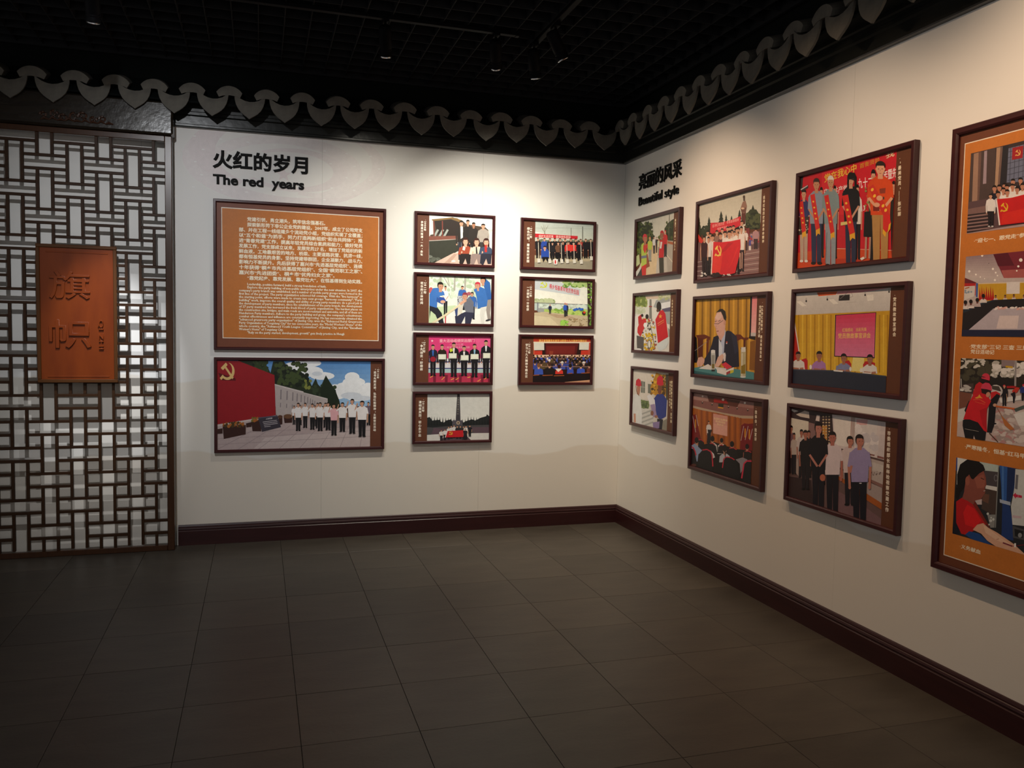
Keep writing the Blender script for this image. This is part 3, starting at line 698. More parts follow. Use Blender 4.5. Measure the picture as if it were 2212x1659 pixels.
for x, y, tp, lg in ((745, 432, '9c4630', '241d1e'), (888, 438, 'd9cbb8', '8d7a76'), (1010, 440, '3d4a62', '2b2c3a')):
    s.bust(x, y, 650, 78, 96, tp, '3a1c16', 'd9a78e', 'f', 0.15, 0.95); s.p(lg, x - 70, 640, x + 70, 640, x + 60, 770, x + 20, 770, x, 700, x - 40, 790, x - 80, 760); s.e('d9a78e', x - 60, 620, 22, 16); s.l(tp, 34, x - 60, 560, x - 80, 650)
s.p('1d1a1c', 876, 560, 890, 545, 900, 640, 880, 640); s.p('b8302c', 990, 530, 1020, 525, 1020, 620, 990, 620); s.p('e6d9ce', 715, 540, 745, 560, 735, 600, 705, 590); s.e('e3ded8', 590, 735, 28, 12)
s.whole(); s.cap('·2008年', 232, 208, 228, 332); s.cap('参观嘉兴南湖“一大”会址', 190, 235, 184, 648)
frame(0, -1.678, 2.386, 0.612, 0.390, BL, s, 'photo of seven people posing by a boat on a lake', 'pictures on the left wall')

# ---- 2013 tug of war
s = SL([(121, 913), (1078, 949), (1068, 1541), (114, 1521)]); s.strip(STRIP, 280, 925, 276, 1525, True)
s.g('dfe8dc', 'e9efe4', 270, 900, 1090, 940, 1090, 1560, 270, 1540); s.b('c5d6be d3e0cc b4c8ac', 290, 930, 1080, 1200, 40, 26, 8); s.p('c9ddb4', 270, 1330, 620, 1300, 620, 1420, 300, 1540, 270, 1540); s.p('efeee9', 560, 1370, 1080, 1340, 1080, 1560, 420, 1540)
for x in (428, 610, 745): s.l('a8a79c', 22, x, 930, x - 6, 1110)
s.l('9a9a90', 9, 470, 940, 540, 1060); s.l('9a9a90', 8, 520, 950, 540, 1060)
s.e('c25a5c', 303, 1110, 28, 42); s.man(490, 1050, 1420, 'eceeee', '1c1c24', 34, arm='f'); s.p('2f4fa8', 400, 1190, 470, 1200, 500, 1250, 420, 1260)
s.p('262730', 284, 1290, 380, 1320, 440, 1400, 470, 1530, 410, 1535, 360, 1420, 300, 1370, 284, 1480); s.p('3f74c0', 284, 1160, 330, 1080, 400, 1075, 470, 1130, 480, 1170, 420, 1180, 385, 1260, 380, 1335, 284, 1305); s.p('35589e', 380, 1190, 470, 1270, 450, 1290, 370, 1250); s.e('d9a68c', 455, 1255, 32, 20); s.head(425, 1000, 105, 0.95, face='r')
s.man(706, 1050, 1360, '3a68b4', '2a2c38', 44, sleeve=1); s.man(830, 1130, 1480, '3b67b0', '2a2c38', 50, sleeve=1, face='l')
s.p('bcbfc4', 640, 1180, 720, 1180, 730, 1300, 640, 1330); s.b('3a3a40', 645, 1190, 720, 1300, 14, 7, 9); s.p('3c4a7a', 605, 1340, 690, 1310, 700, 1420, 620, 1440)
s.p('6c6f7c', 740, 1230, 800, 1195, 850, 1260, 850, 1400, 750, 1390, 720, 1300); s.head(740, 1135, 95, 1, '8c3848', face='l'); s.p('33344a', 740, 1385, 850, 1395, 810, 1540, 740, 1540, 740, 1440, 690, 1540, 620, 1540, 610, 1440); s.l('d9a68c', 34, 740, 1240, 670, 1290); s.p('d8d2c4', 650, 1310, 720, 1290, 700, 1400, 640, 1440)
s.e('a85a68', 790, 1150, 26, 22)
s.p('3d72bc', 860, 1095, 930, 1060, 1000, 1090, 1030, 1200, 1040, 1310, 900, 1345, 890, 1200); s.p('3466ae', 960, 1000, 1010, 965, 1060, 1010, 1080, 1220, 1030, 1230, 1000, 1110); s.p('dcdcd6', 940, 1330, 1030, 1310, 990, 1400, 985, 1540, 950, 1540, 930, 1420); s.p('9b928c', 1030, 1230, 1080, 1225, 1060, 1400, 1070, 1490, 1030, 1480, 1010, 1360); s.e('3a3a40', 1035, 1490, 34, 12, -15)
s.head(900, 1000, 95, 1, 'c23a4c', face='l'); s.head(970, 935, 90, 1, face='l'); s.l('3d72bc', 40, 880, 1120, 870, 1090)
s.l('e2d6b4', 26, 320, 1530, 480, 1430, 680, 1290); s.l('c63a44', 14, 490, 1440, 488, 1530)
s.whole(); s.cap('·2013年', 232, 985, 228, 1135); s.cap('欢乐的工休时间', 188, 1015, 184, 1268)
frame(0, -1.678, 1.943, 0.612, 0.390, BL, s, 'photo of people in blue jackets pulling a tug-of-war rope', 'pictures on the left wall')

# ---- 2016 awards
s = SL([(113, 142), (1065, 158), (1056, 744), (106, 745)]); s.strip(STRIP, 275, 155, 273, 745, True)
s.g('d83a78', 'd8487e', 270, 140, 1080, 150, 1080, 450, 270, 450); s.p('e05a8e', 850, 150, 1080, 150, 1080, 400, 930, 400); s.r('d7d3d8', 270, 440, 1080, 640); s.r('a9c4c6', 270, 570, 1080, 640); s.g('a8304e', 'c23a56', 270, 625, 1080, 625, 1080, 760, 270, 760)
s.r('2b2470', 270, 478, 1080, 492); s.r('2b2470', 270, 562, 1080, 574); s.star('f3d2d6', 320, 215, 18)
s.t('重大活动成绩突出部门', 'f0b4c0', 412, 232, 45, 860, 228); s.t('一、办公室', 'e59ab0', 540, 275, 30, 720, 272, 0.01); s.t('二等奖 特殊贡献 奖励', 'e59ab0', 470, 312, 30, 800, 308, 0.01)
for x in (290, 440, 560, 620, 770, 900, 990): s.l('e8a850', 9, x, 735 - (x % 60), x + 70, 690 - (x % 50)); s.p('7c2038', x + 40, 650, x + 80, 650, x + 76, 750, x + 44, 750)
for x, a, b_, tp, ti in ((330, 262, 665, '232334', '3a6ac0'), (447, 260, 668, '2a2018', '2a2018'), (596, 235, 675, '1f1c20', 'e6e2e2'), (728, 278, 665, '1d1b1f', 'e6e2e2'), (862, 253, 680, '1d1d22', '8ab4d0'), (1008, 205, 690, '1d1e24', 'dfe3ea')):
    s.man(x, a, b_, tp, '1a191e', 56 if x > 500 else 50, arm='d', sleeve=1); s.p(ti, x - 13, a + 75, x + 13, a + 75, x + 6, a + 145, x - 6, a + 145)
s.p('c8d23a', 540, 320, 575, 310, 585, 345, 550, 360); s.e('9c2334', 330, 450, 36, 34)
for x, y in ((447, 420), (582, 408), (735, 432), (862, 418), (1020, 405)): s.r('dfe3d2', x - 50, y - 34, x + 50, y + 32); s.r('c9cfbd', x - 40, y - 26, x + 40, y + 24); s.r('e6e9da', x - 38, y - 24, x + 38, y + 22)
s.whole(); s.cap('·2016年', 222, 212, 217, 350); s.cap('“争先创优”好榜样', 185, 238, 182, 580)
frame(0, -1.678, 1.502, 0.612, 0.390, BL, s, 'photo of six award winners in dark suits on a pink stage', 'pictures on the left wall')

# ---- 2018 monument
s = SL([(104, 901), (1053, 897), (1043, 1478), (98, 1498)]); s.strip(STRIP, 260, 905, 252, 1495, True)
s.g('cfd0cc', 'e2e2dd', 240, 890, 1070, 890, 1070, 1280, 240, 1280)
s.p('26292a', 250, 1200, 290, 1190, 320, 1235, 420, 1225, 430, 1250, 470, 1260, 500, 1235, 560, 1220, 580, 1250, 720, 1260, 760, 1240, 830, 1220, 870, 1235, 940, 1200, 1010, 1180, 1020, 1155, 1060, 1190, 1060, 1340, 250, 1340)
for k in range(22): s.p('1f2324', 262 + k * 36, 1300, 275 + k * 36, 1215 - (k * 37 % 40), 290 + k * 36, 1300)
s.p('4b494c', 250, 1320, 330, 1325, 600, 1300, 1060, 1290, 1060, 1420, 250, 1430); s.p('5d4a54', 340, 1330, 560, 1345, 520, 1430, 300, 1430); s.p('5d4a54', 820, 1320, 1060, 1320, 1060, 1410, 860, 1420)
s.p('d5d2ce', 250, 1420, 560, 1400, 1060, 1395, 1060, 1500, 250, 1500); s.p('5a4a52', 480, 1440, 760, 1430, 820, 1490, 420, 1495)
s.p('413e44', 640, 897, 672, 897, 682, 1235, 620, 1235); s.p('55525a', 580, 1232, 708, 1232, 708, 1300, 575, 1300); s.e('b8a58c', 652, 1265, 24, 22); s.e('5a4a46', 652, 1265, 12, 11)
s.cap('人民英雄永垂不朽', 656, 940, 648, 1150, '8f8a80', 0.8, 0.01)
for i, (x, y) in enumerate(((530, 1310), (565, 1300), (600, 1290), (640, 1300), (680, 1300), (720, 1305))): s.man(x, y, y + 170, 'd4d0ce' if i < 3 else '2c2a2e', '24222a', 22)
s.man(752, 1300, 1470, 'd8d5d2', '26242a', 26); s.man(742, 1340, 1480, '2b2630', '26242a', 24); s.man(800, 1295, 1440, '23222a', '1e1d24', 24); s.man(436, 1355, 1490, 'dcdad8', '28262c', 24); s.man(482, 1345, 1480, 'dcdad8', '28262c', 24)
s.p('c4222c', 512, 1370, 714, 1358, 718, 1445, 484, 1452); s.p('e6dcd8', 508, 1370, 516, 1370, 490, 1452, 480, 1452); s.emblem('ddb83c', 556, 1396, 25, 1.0)
s.whole(); s.cap('·2018年', 208, 968, 203, 1108); s.cap('清明祭英烈，初心永不忘', 166, 1000, 160, 1425)
frame(0, -1.678, 1.063, 0.612, 0.390, BL, s, 'photo of a tall grey monument with a red flag before it', 'pictures on the left wall')

# ---- 2011 tree planting
def SM(q): return Sheet(q, 0.615 - 2 * BL, 0.390 - 2 * BL)
s = SM([(248, 207), (1441, 279), (1422, 1045), (233, 994)]); s.strip(STRIP, 446, 225, 441, 1010, True)
s.g('b9c3bc', 'c9cdc0', 430, 200, 1450, 270, 1450, 560, 430, 560); s.p('b3a68a', 430, 800, 1450, 830, 1450, 1060, 430, 1030); s.p('98917f', 430, 920, 1450, 900, 1450, 1060, 430, 1030)
s.l('6a6a60', 9, 1060, 330, 1060, 560); s.l('5a5a52', 13, 1258, 310, 1258, 560); s.l('9aa29c', 3, 440, 350, 1440, 300); s.l('8c948c', 3, 440, 330, 1440, 350)
s.l('7a6f5c', 12, 610, 400, 612, 500)
for d in ((-60, -110), (-20, -130), (10, -120), (40, -90), (-40, -60), (60, -120)): s.l('8d8a74', 5, 608, 410, 608 + d[0], 410 + d[1])
s.p('e2e0d8', 444, 395, 600, 430, 600, 450, 444, 440); s.p('c42a34', 440, 428, 1174, 472, 1172, 524, 440, 494); s.t('保护生态环境　营造绿色家园', 'e8cfc4', 505, 488, 46, 1050, 510, 0.01)
s.b('5c6a58 6c7460', 450, 540, 1440, 570, 20, 16, 4, 2)
for i, x in enumerate((495, 605, 700, 783, 870, 957, 1055, 1137, 1222, 1308, 1393)): s.man(x, 500 + 3 * (i % 3) + i * 2, 850, '2c4aa0' if i == 1 else ('b03830' if i == 8 else '1f1e22'), '17161a', 48, sleeve=1)
s.man(740, 580, 880, '242226', '1b1a1e', 40, sleeve=1); s.man(838, 575, 905, '6a4a38', '17161a', 46, sleeve=1, arm='f'); s.man(918, 565, 905, '201f24', '17161a', 42, sleeve=1); s.man(1012, 570, 860, 'd83a34', '1c1a1e', 52, sleeve=1); s.man(1100, 580, 860, 'd83a34', '1c1a1e', 52, sleeve=1); s.man(1195, 565, 890, '1c1b20', '17161a', 44, sleeve=1)
s.p('2a4aa2', 545, 720, 580, 690, 640, 690, 680, 730, 680, 840, 620, 850, 545, 850); s.p('17161a', 560, 830, 670, 830, 660, 920, 620, 850, 580, 920); s.head(608, 640, 70)
for x, y in ((505, 870), (690, 880), (895, 880), (990, 880), (1110, 880), (1230, 890), (1400, 830)): s.l('cfc6b4', 11, x - 8, y - 290, x, y); s.p('d6d2c6', x - 25, y - 10, x + 25, y - 10, x + 30, y + 55, x - 20, y + 60)
s.p('ebe4e0', 750, 870, 830, 870, 820, 960, 765, 960); s.r('c83a3a', 775, 885, 800, 945)
s.whole(); s.cap('·2011年', 380, 310, 374, 488); s.cap('绿色行动，建设美好家园', 332, 345, 324, 900)
frame(0, -0.862, 2.386, 0.615, 0.390, BL, s, 'photo of a group with shovels under a red banner', 'pictures on the left wall')

# ---- 2012 vegetable field
s = SM([(229, 1210), (1417, 1255), (1399, 2014), (214, 1989)]); s.strip(STRIP, 440, 1225, 432, 1995, True)
s.g('dfe3da', 'eff0e6', 420, 1200, 1430, 1240, 1430, 1660, 420, 1640); s.p('c3cbd0', 435, 1225, 800, 1240, 1220, 1380, 1205, 1498, 435, 1382); s.emblem('c6d03a', 590, 1305, 58, 1.15); s.t('桐乡恒基青年党员责任园', 'c8283c', 690, 1360, 88, 1190, 1470, 0.02, 1)
s.b('a9b888 8fa46c bcc8a0', 445, 1560, 760, 1620, 24, 26, 3, 1.4); s.b('8fae5c 5f8a3c a8c27a', 930, 1250, 1420, 1330, 30, 26, 4, 1.4)
s.p('b9c9c2', 435, 1620, 1350, 1650, 1350, 1760, 435, 1740); s.l('6a6a72', 10, 435, 1610, 1340, 1645); s.b('9fb0a2 c8d2c8 d3e2d8', 500, 1650, 1300, 1740, 22, 28, 6, 1.6); s.r('7b7f88', 480, 1615, 500, 1760); s.p('9a9f9e', 495, 1700, 700, 1710, 700, 1770, 495, 1770)
s.p('a9c468', 600, 1720, 1340, 1730, 1340, 1840, 900, 1800, 600, 1770); s.b('7fa848 b6d070', 760, 1720, 1330, 1820, 40, 18, 7, 2)
s.p('c3b698', 430, 1780, 620, 1765, 900, 1800, 1340, 1840, 1400, 2030, 430, 2010); s.p('d3c8a8', 430, 1830, 700, 1860, 860, 2010, 430, 2010); s.p('b39c80', 620, 1790, 1000, 1830, 1180, 1890, 820, 1870); s.b('a08a68 8c7c5c', 900, 1880, 1340, 2000, 18, 12, 8, 2); s.b('6fae3c 9ccf5c', 890, 1920, 1000, 2000, 16, 22, 9)
for x, a, b_ in ((700, 1640, 1800), (985, 1620, 1840), (955, 1612, 1850)): s.man(x, a, b_, '2f5ac0' if x == 955 else '242a4a', '20222c', 24, hair='d23a3c', face='l', sleeve=1)
s.b('2f60b8 3a6ac8', 1110, 1705, 1250, 1740, 7, 18, 10, 1.4); s.e('3a2c2c', 1278, 1790, 34, 34); s.e('d8482c', 1285, 1775, 22, 18)
s.p('3d3026', 1335, 1250, 1390, 1255, 1405, 2020, 1345, 2015); s.b('5f8a3a 86b04c', 1350, 1250, 1430, 1990, 26, 20, 11)
s.whole(); s.cap('·2012年', 376, 1310, 372, 1490); s.cap('一分耕耘一分收获', 326, 1350, 320, 1725)
frame(0, -0.862, 1.942, 0.615, 0.390, BL, s, 'photo of people hoeing a green field under a white banner', 'pictures on the left wall')

# ---- 2017 assembly hall
s = SM([(210, 696), (1394, 715), (1375, 1468), (196, 1469)]); s.strip(STRIP, 417, 705, 408, 1470, True)
s.full('2b1512'); s.p('b5402a', 400, 700, 1400, 710, 1400, 780, 400, 775); s.t('浙江省恒基党支部学习贯彻十九大精神专题会议', 'f0c060', 510, 772, 42, 1330, 772, 0.03); s.p('e8d4b8', 400, 775, 1400, 778, 1400, 800, 400, 800); s.p('c0583c', 400, 800, 440, 800, 440, 1020, 400, 1020); s.p('c04a3c', 1370, 790, 1400, 790, 1400, 1030, 1330, 1030)
s.p('d8d8cc', 422, 790, 600, 795, 602, 918, 425, 920); s.p('d8d8cc', 1202, 795, 1368, 790, 1362, 914, 1198, 912); s.p('c43a2a', 436, 930, 568, 930, 566, 1010, 440, 1012); s.p('c43a2a', 1230, 925, 1350, 922, 1345, 1000, 1226, 1000)
s.p('5a1a18', 625, 800, 1185, 800, 1150, 1000, 620, 1000); s.p('742420', 640, 850, 1130, 850, 1120, 985, 640, 985); s.p('8c3a2a', 688, 935, 755, 935, 750, 995, 690, 995); s.p('dcb89c', 410, 1000, 1390, 1000, 1390, 1040, 410, 1045); s.p('7c6058', 640, 1020, 1060, 1020, 1060, 1080, 640, 1080)
rr = random.Random(4)
for y, n, w, hh in ((1005, 16, 26, 34), (1035, 14, 34, 42), (1065, 12, 44, 52), (1100, 9, 60, 62)):
    for i in range(n): s.bust(430 + (960 / (n - 1)) * i + rr.uniform(-14, 14), y + rr.uniform(-12, 12), y + hh * 2.4, w, hh, rr.choice(['3a4a9c', '2a2226', '3f50a8', '241c1e', '5a4a30', '30282c']), rr.choice(['1d1512', '2a1c16', '3a2820', 'dcd8d4' if rr.random() < 0.4 else '1d1512']), face='b')
s.l('5a4038', 9, 410, 1140, 1390, 1150); s.l('a88070', 8, 540, 1198, 1390, 1205)
for x, y, tp, hr, w in ((505, 1145, '3c56b0', '7a5030', 80), (690, 1130, '1e1a1c', '4a2c20', 95), (855, 1165, 'd23a30', '3a1c18', 70), (1045, 1150, '3a52b4', '1e1614', 60), (1225, 1140, '3a56bc', '241a18', 72), (1370, 1130, '6a3a34', '241a18', 50)): s.bust(x, y, 1360, w, 78, tp, hr, face='b')
s.p('e6dcd4', 785, 1235, 905, 1235, 840, 1295); s.p('1d1416', 400, 1340, 1400, 1310, 1400, 1480, 400, 1480)
for q in ((412, 1350, 515, 1342), (570, 1352, 745, 1346), (765, 1358, 940, 1352), (1010, 1318, 1080, 1314), (1230, 1312, 1380, 1306)): s.l('a8582c', 12, *q)
s.p('c89878', 950, 1465, 1390, 1425, 1390, 1480, 950, 1480)
s.whole(); s.cap('·2017年', 350, 785, 345, 960); s.cap('学习十九大精神专题会议', 303, 832, 296, 1368)
frame(0, -0.862, 1.501, 0.615, 0.390, BL, s, 'photo of an audience in blue seated in a red assembly hall', 'pictures on the left wall')

# ================= right wall
STRIPR = '5e3723'
# ---- workers by the road
s = Sheet([(213, 893), (754, 742), (730, 1510), (194, 1583)], 0.708 - 2 * BRT, 0.455 - 2 * BRT); s.strip(STRIPR, 680, 765, 652, 1530, False)
s.g('b9b8ae', 'c9c6b8', 190, 860, 700, 740, 700, 1100, 190, 1120)
s.p('2f3420', 190, 900, 250, 880, 300, 930, 330, 920, 350, 865, 385, 960, 390, 1040, 430, 1060, 430, 1180, 190, 1260); s.b('3f4a26 55602e 262c1a', 200, 900, 400, 1120, 40, 22, 3, 0.7); s.b('6a7a34 4a5a2a', 200, 1150, 260, 1300, 16, 20, 4, 0.7)
s.p('343a22', 555, 970, 600, 900, 650, 860, 700, 830, 700, 1130, 560, 1120); s.b('465026 2a301c', 570, 890, 690, 1110, 24, 18, 5, 0.7); s.b('56602e', 465, 1040, 510, 1110, 8, 16, 6, 0.7)
s.p('cbb491', 380, 1200, 480, 1150, 480, 1600, 190, 1600, 250, 1420); s.p('a39c92', 560, 1120, 700, 1130, 700, 1600, 550, 1600); s.p('b5aea4', 480, 1180, 570, 1140, 600, 1600, 440, 1600); s.p('9c5a3a', 590, 1130, 700, 1150, 700, 1185, 600, 1160); s.l('d8d0b8', 6, 580, 1300, 660, 1400)
s.l('55564e', 7, 620, 790, 610, 1120); s.l('8a8b80', 4, 405, 860, 410, 1010); s.l('8a8b80', 3, 390, 900, 425, 895)
s.man(424, 1070, 1290, 'c8c6c4', '2a2a2e', 18); s.man(455, 1075, 1280, '2c2c2e', '1e1e20', 12); s.man(485, 1090, 1310, 'b8ba98', '8a8a80', 16)
s.man(372, 1075, 1390, 'a9b84a', '8c8c86', 26, hair='c27a34', face='r'); s.p('8c4a34', 300, 1320, 340, 1290, 370, 1450, 320, 1480)
s.p('c0302c', 262, 1420, 326, 1400, 320, 1580, 270, 1590); s.p('a8b84c', 262, 1180, 290, 1150, 330, 1180, 330, 1420, 262, 1460); s.p('6a7080', 262, 1320, 330, 1310, 330, 1345, 262, 1355); s.p('c03a30', 290, 1180, 345, 1160, 340, 1210, 310, 1290, 285, 1240); s.head(310, 1040, 115, 0.62, 'c4303c', 'a86a50', 'r'); s.p('b8c08c', 190, 1330, 235, 1300, 245, 1420, 200, 1460); s.p('3a3a36', 185, 1560, 265, 1470, 275, 1600, 185, 1600); s.p('c8c6be', 190, 1530, 250, 1450, 260, 1480, 200, 1590)
s.man(570, 990, 1330, 'b02a2c', '2a2628', 24, hair='a8242e', face='l'); s.p('3c3a32', 488, 1330, 545, 1330, 550, 1545, 495, 1550); s.p('b42a2e', 500, 1120, 550, 1085, 555, 1200, 548, 1340, 484, 1345); s.l('c9c6c0', 22, 520, 1140, 508, 1225); s.head(527, 995, 100, 0.62, 'a8242e', '8a5a44', 'l')
s.whole(); s.cap('·高温下，慰问一线工人', 697, 828, 685, 1232, 'e0d4b0')
frame(1, 0.258, 2.388, 0.708, 0.455, BRT, s, 'photo of workers in red helmets lined along a road', 'pictures on the right wall')

# ---- shared bicycles
s = Sheet([(149, 190), (577, 155), (558, 761), (134, 736)], 0.708 - 2 * BRT, 0.455 - 2 * BRT); s.strip(STRIPR, 510, 165, 490, 750, False)
s.full('d8d6ce'); s.b('8a9a4c a8b46a 6f8040', 145, 200, 255, 290, 26, 20, 3, 0.8); s.b('b8c0a0 c6ccb4', 140, 300, 240, 360, 14, 16, 4); s.p('c9b4a0', 250, 190, 400, 185, 390, 215, 255, 215)
s.p('7a7a74', 292, 220, 312, 220, 316, 420, 288, 420); s.r('9a2a2a', 286, 290, 318, 300); s.p('9aa0a0', 330, 300, 360, 230, 500, 190, 505, 480, 470, 470, 440, 330); s.p('5a5670', 420, 320, 505, 300, 505, 345, 425, 350); s.p('dfe3e6', 410, 260, 505, 240, 505, 300, 415, 320); s.b('a8b080 c0c4a0', 380, 180, 505, 220, 12, 14, 5)
s.p('e6e4de', 134, 400, 180, 380, 170, 600, 134, 740); s.b('8a8078 c8b040 4a4440 b0503a d8d4cc', 220, 420, 360, 740, 22, 11, 7); s.b('d8b82c c8a020', 220, 560, 350, 740, 14, 13, 8)
s.l('c8a428', 8, 330, 640, 345, 720); s.l('c8a428', 7, 230, 690, 280, 690); s.l('55504c', 5, 300, 480, 350, 720)
s.e('3a3a3a', 290, 680, 18, 46); s.e('d8d6ce', 290, 680, 13, 38)
s.p('b8242c', 175, 400, 205, 375, 215, 430, 180, 480); s.p('c22a30', 170, 510, 205, 430, 250, 415, 262, 450, 235, 520, 200, 605, 168, 560); s.p('55504f', 160, 590, 235, 610, 230, 745, 165, 740); s.e('d8d6d4', 175, 735, 36, 14); s.e('241d1b', 267, 398, 17, 26); s.e('241d1b', 217, 385, 12, 16); s.e('e6e4e2', 250, 485, 20, 26)
s.p('d8dadc', 345, 440, 380, 400, 385, 660, 370, 670); s.p('cbd3d4', 365, 690, 480, 610, 490, 660, 460, 720, 390, 755); s.p('c4202c', 352, 430, 400, 335, 430, 330, 455, 370, 470, 500, 482, 605, 378, 668); s.p('9a9a98', 480, 510, 498, 530, 495, 610, 485, 600); s.star('e0a040', 404, 395, 26, 0.8); s.l('d88a50', 7, 375, 470, 440, 430); s.l('d88a50', 5, 378, 490, 442, 450)
s.e('26211e', 388, 295, 24, 52); s.e('5a4034', 375, 335, 12, 16)
s.whole(); s.cap('·共享单车规范志愿者', 525, 212, 520, 482, 'e0d4b0')
frame(1, 0.258, 1.830, 0.708, 0.455, BRT, s, 'photo of volunteers in red vests tidying bicycles', 'pictures on the right wall')

# ---- two men with helmets
s = Sheet([(129, 936), (551, 983), (533, 1582), (114, 1476)], 0.708 - 2 * BRT, 0.455 - 2 * BRT); s.strip(STRIPR, 485, 985, 468, 1560, False)
s.full('c9c2b8'); s.p('d3cbc0', 115, 930, 360, 960, 330, 1250, 115, 1240); s.p('6e7268', 205, 1055, 246, 1065, 244, 1180, 204, 1175); s.p('6e7268', 275, 1085, 310, 1090, 308, 1185, 275, 1180); s.l('b8b8b0', 5, 225, 1060, 224, 1180); s.l('b8b8b0', 4, 204, 1115, 246, 1122)
s.p('5c6e48', 195, 1250, 270, 1260, 290, 1300, 280, 1340, 195, 1330); s.b('4a5a38 6f8050', 200, 1255, 280, 1330, 16, 12, 4); s.p('c8c6c0', 190, 1335, 340, 1350, 340, 1520, 200, 1500)
for k in range(4): s.l('a3a39e', 16, 200, 1400 + 42 * k, 330, 1350 + 42 * k)
s.p('b8862c', 300, 1120, 360, 970, 440, 1000, 470, 1200, 420, 1240, 310, 1180); s.p('6a4a1c', 380, 1130, 450, 1060, 455, 1180, 400, 1200); s.b('d8a838 8a6424 4a3a24', 300, 1000, 460, 1190, 14, 14, 5); s.p('4a4436', 455, 990, 490, 990, 485, 1260, 460, 1240); s.p('8a8678', 420, 1470, 470, 1440, 475, 1600, 410, 1580)
s.p('d8d8d6', 110, 1370, 130, 1200, 160, 1180, 200, 1220, 215, 1400, 210, 1510, 130, 1490); s.l('c9927a', 20, 140, 1390, 142, 1480); s.p('b07860', 160, 1110, 200, 1110, 196, 1160, 185, 1205, 162, 1190); s.p('c22c3c', 150, 1100, 155, 1050, 178, 1030, 200, 1045, 210, 1105, 180, 1112); s.l('4a3434', 4, 152, 1105, 158, 1160, 185, 1210)
s.p('2b3a86', 335, 1240, 370, 1190, 430, 1190, 470, 1250, 460, 1420, 400, 1455, 350, 1400, 345, 1290); s.p('1f1f2c', 370, 1440, 430, 1450, 415, 1580, 370, 1560); s.p('7a4a38', 376, 1100, 420, 1105, 415, 1175, 395, 1200, 378, 1175); s.p('c42a3c', 366, 1090, 370, 1025, 400, 995, 428, 1020, 434, 1098, 400, 1106)
s.p('dcdadc', 265, 1210, 300, 1190, 345, 1250, 360, 1400, 320, 1360); s.p('9a86a8', 300, 1300, 345, 1290, 365, 1410, 330, 1430); s.e('8a5a48', 318, 1385, 16, 26); s.p('8a78a4', 325, 1480, 395, 1470, 390, 1540, 330, 1540); s.e('9a6a54', 360, 1420, 18, 14)
s.whole(); s.cap('·慰问民警不怕酷暑，坚守岗', 519, 1040, 511, 1470, 'e0d4b0'); s.cap('坚持在高温一线岗位', 502, 1068, 496, 1302, 'e0d4b0')
frame(1, 0.258, 1.273, 0.708, 0.455, BRT, s, 'photo of two men in red helmets, one holding flowers', 'pictures on the right wall')

# ---- statue and flag
def SR(q): return Sheet(q, 0.843 - 2 * BRT, 0.531 - 2 * BRT)
s = SR([(203, 439), (1281, 140), (1232, 1435), (167, 1551)]); s.strip(STRIPR, 1133, 180, 1085, 1460, False)
s.g('b3b2a6', 'cdccc2', 150, 400, 1200, 120, 1200, 700, 150, 850)
for x, y, b_, w in ((195, 590, 850, 40), (345, 605, 850, 55), (525, 520, 800, 70), (600, 570, 760, 40), (680, 590, 740, 40), (250, 750, 880, 60), (800, 500, 650, 40), (1000, 430, 800, 105)):
    for k in range(5): s.p('2a3022', x, y + (b_ - y) * k * 0.17, x + w * (0.35 + 0.16 * k), y + (b_ - y) * (0.3 + 0.17 * k), x - w * (0.35 + 0.16 * k), y + (b_ - y) * (0.32 + 0.17 * k))
s.p('353c28', 890, 590, 960, 500, 1050, 500, 1110, 600, 1110, 780, 950, 800, 890, 720); s.b('424a30 242a1c 4f5638', 900, 560, 1100, 760, 30, 24, 4); s.b('2a3022 363c2a', 180, 760, 330, 900, 20, 26, 5)
s.p('5a3028', 830, 560, 895, 530, 885, 720, 835, 720); s.p('8c6a5e', 820, 470, 850, 385, 890, 370, 912, 450, 900, 510, 870, 560, 830, 545); s.p('6a4a40', 815, 480, 905, 470, 895, 530, 835, 560); s.e('4a3a30', 868, 315, 17, 26); s.p('4a3a30', 856, 330, 882, 330, 880, 375, 858, 375); s.e('d0b49c', 850, 485, 26, 14)
s.p('6c5254', 150, 1000, 1120, 820, 1120, 1480, 150, 1570); s.p('8c6c6c', 850, 1120, 1110, 1070, 1110, 1470, 800, 1500); s.p('7a3034', 880, 790, 950, 775, 950, 980, 890, 990)
for k in range(9): s.l('5a4246' if k % 2 else 'c9bcb8', 6, 160, 1290 + 34 * k, 1110, 1130 + 42 * k)
s.b('8a5a60 b08a90 5a6aa0 a03a44', 960, 850, 1090, 1000, 10, 22, 6); s.man(1045, 770, 1090, 'b08a92', '3a2c30', 40, face='b'); s.man(893, 800, 1110, 'dcd6d6', '4a3a40', 32); s.r('d8d0d0', 940, 1045, 975, 1110); s.r('4a4a9c', 945, 960, 972, 1040)
s.p('c62a38', 372, 700, 540, 692, 700, 650, 820, 600, 818, 740, 700, 800, 540, 830, 362, 868); s.t('追寻红色历史　传承革命精神', 'e8b8b4', 395, 770, 52, 790, 672, 0.0); s.t('恒基党支部', 'e8b8b4', 470, 810, 42, 620, 775, 0.0)
s.p('c83a30', 172, 850, 265, 970, 240, 1005, 200, 990)
for x, y, tp in ((330, 815, 'd6d0c8'), (465, 810, '8a6a60'), (545, 782, 'dcd6d0'), (628, 755, '6a5a5c'), (668, 748, 'd8d2cc'), (715, 735, 'dcd8d4'), (840, 665, 'd8d4d0')): s.bust(x, y, y + 190, 42, 70, tp, kx=0.85)
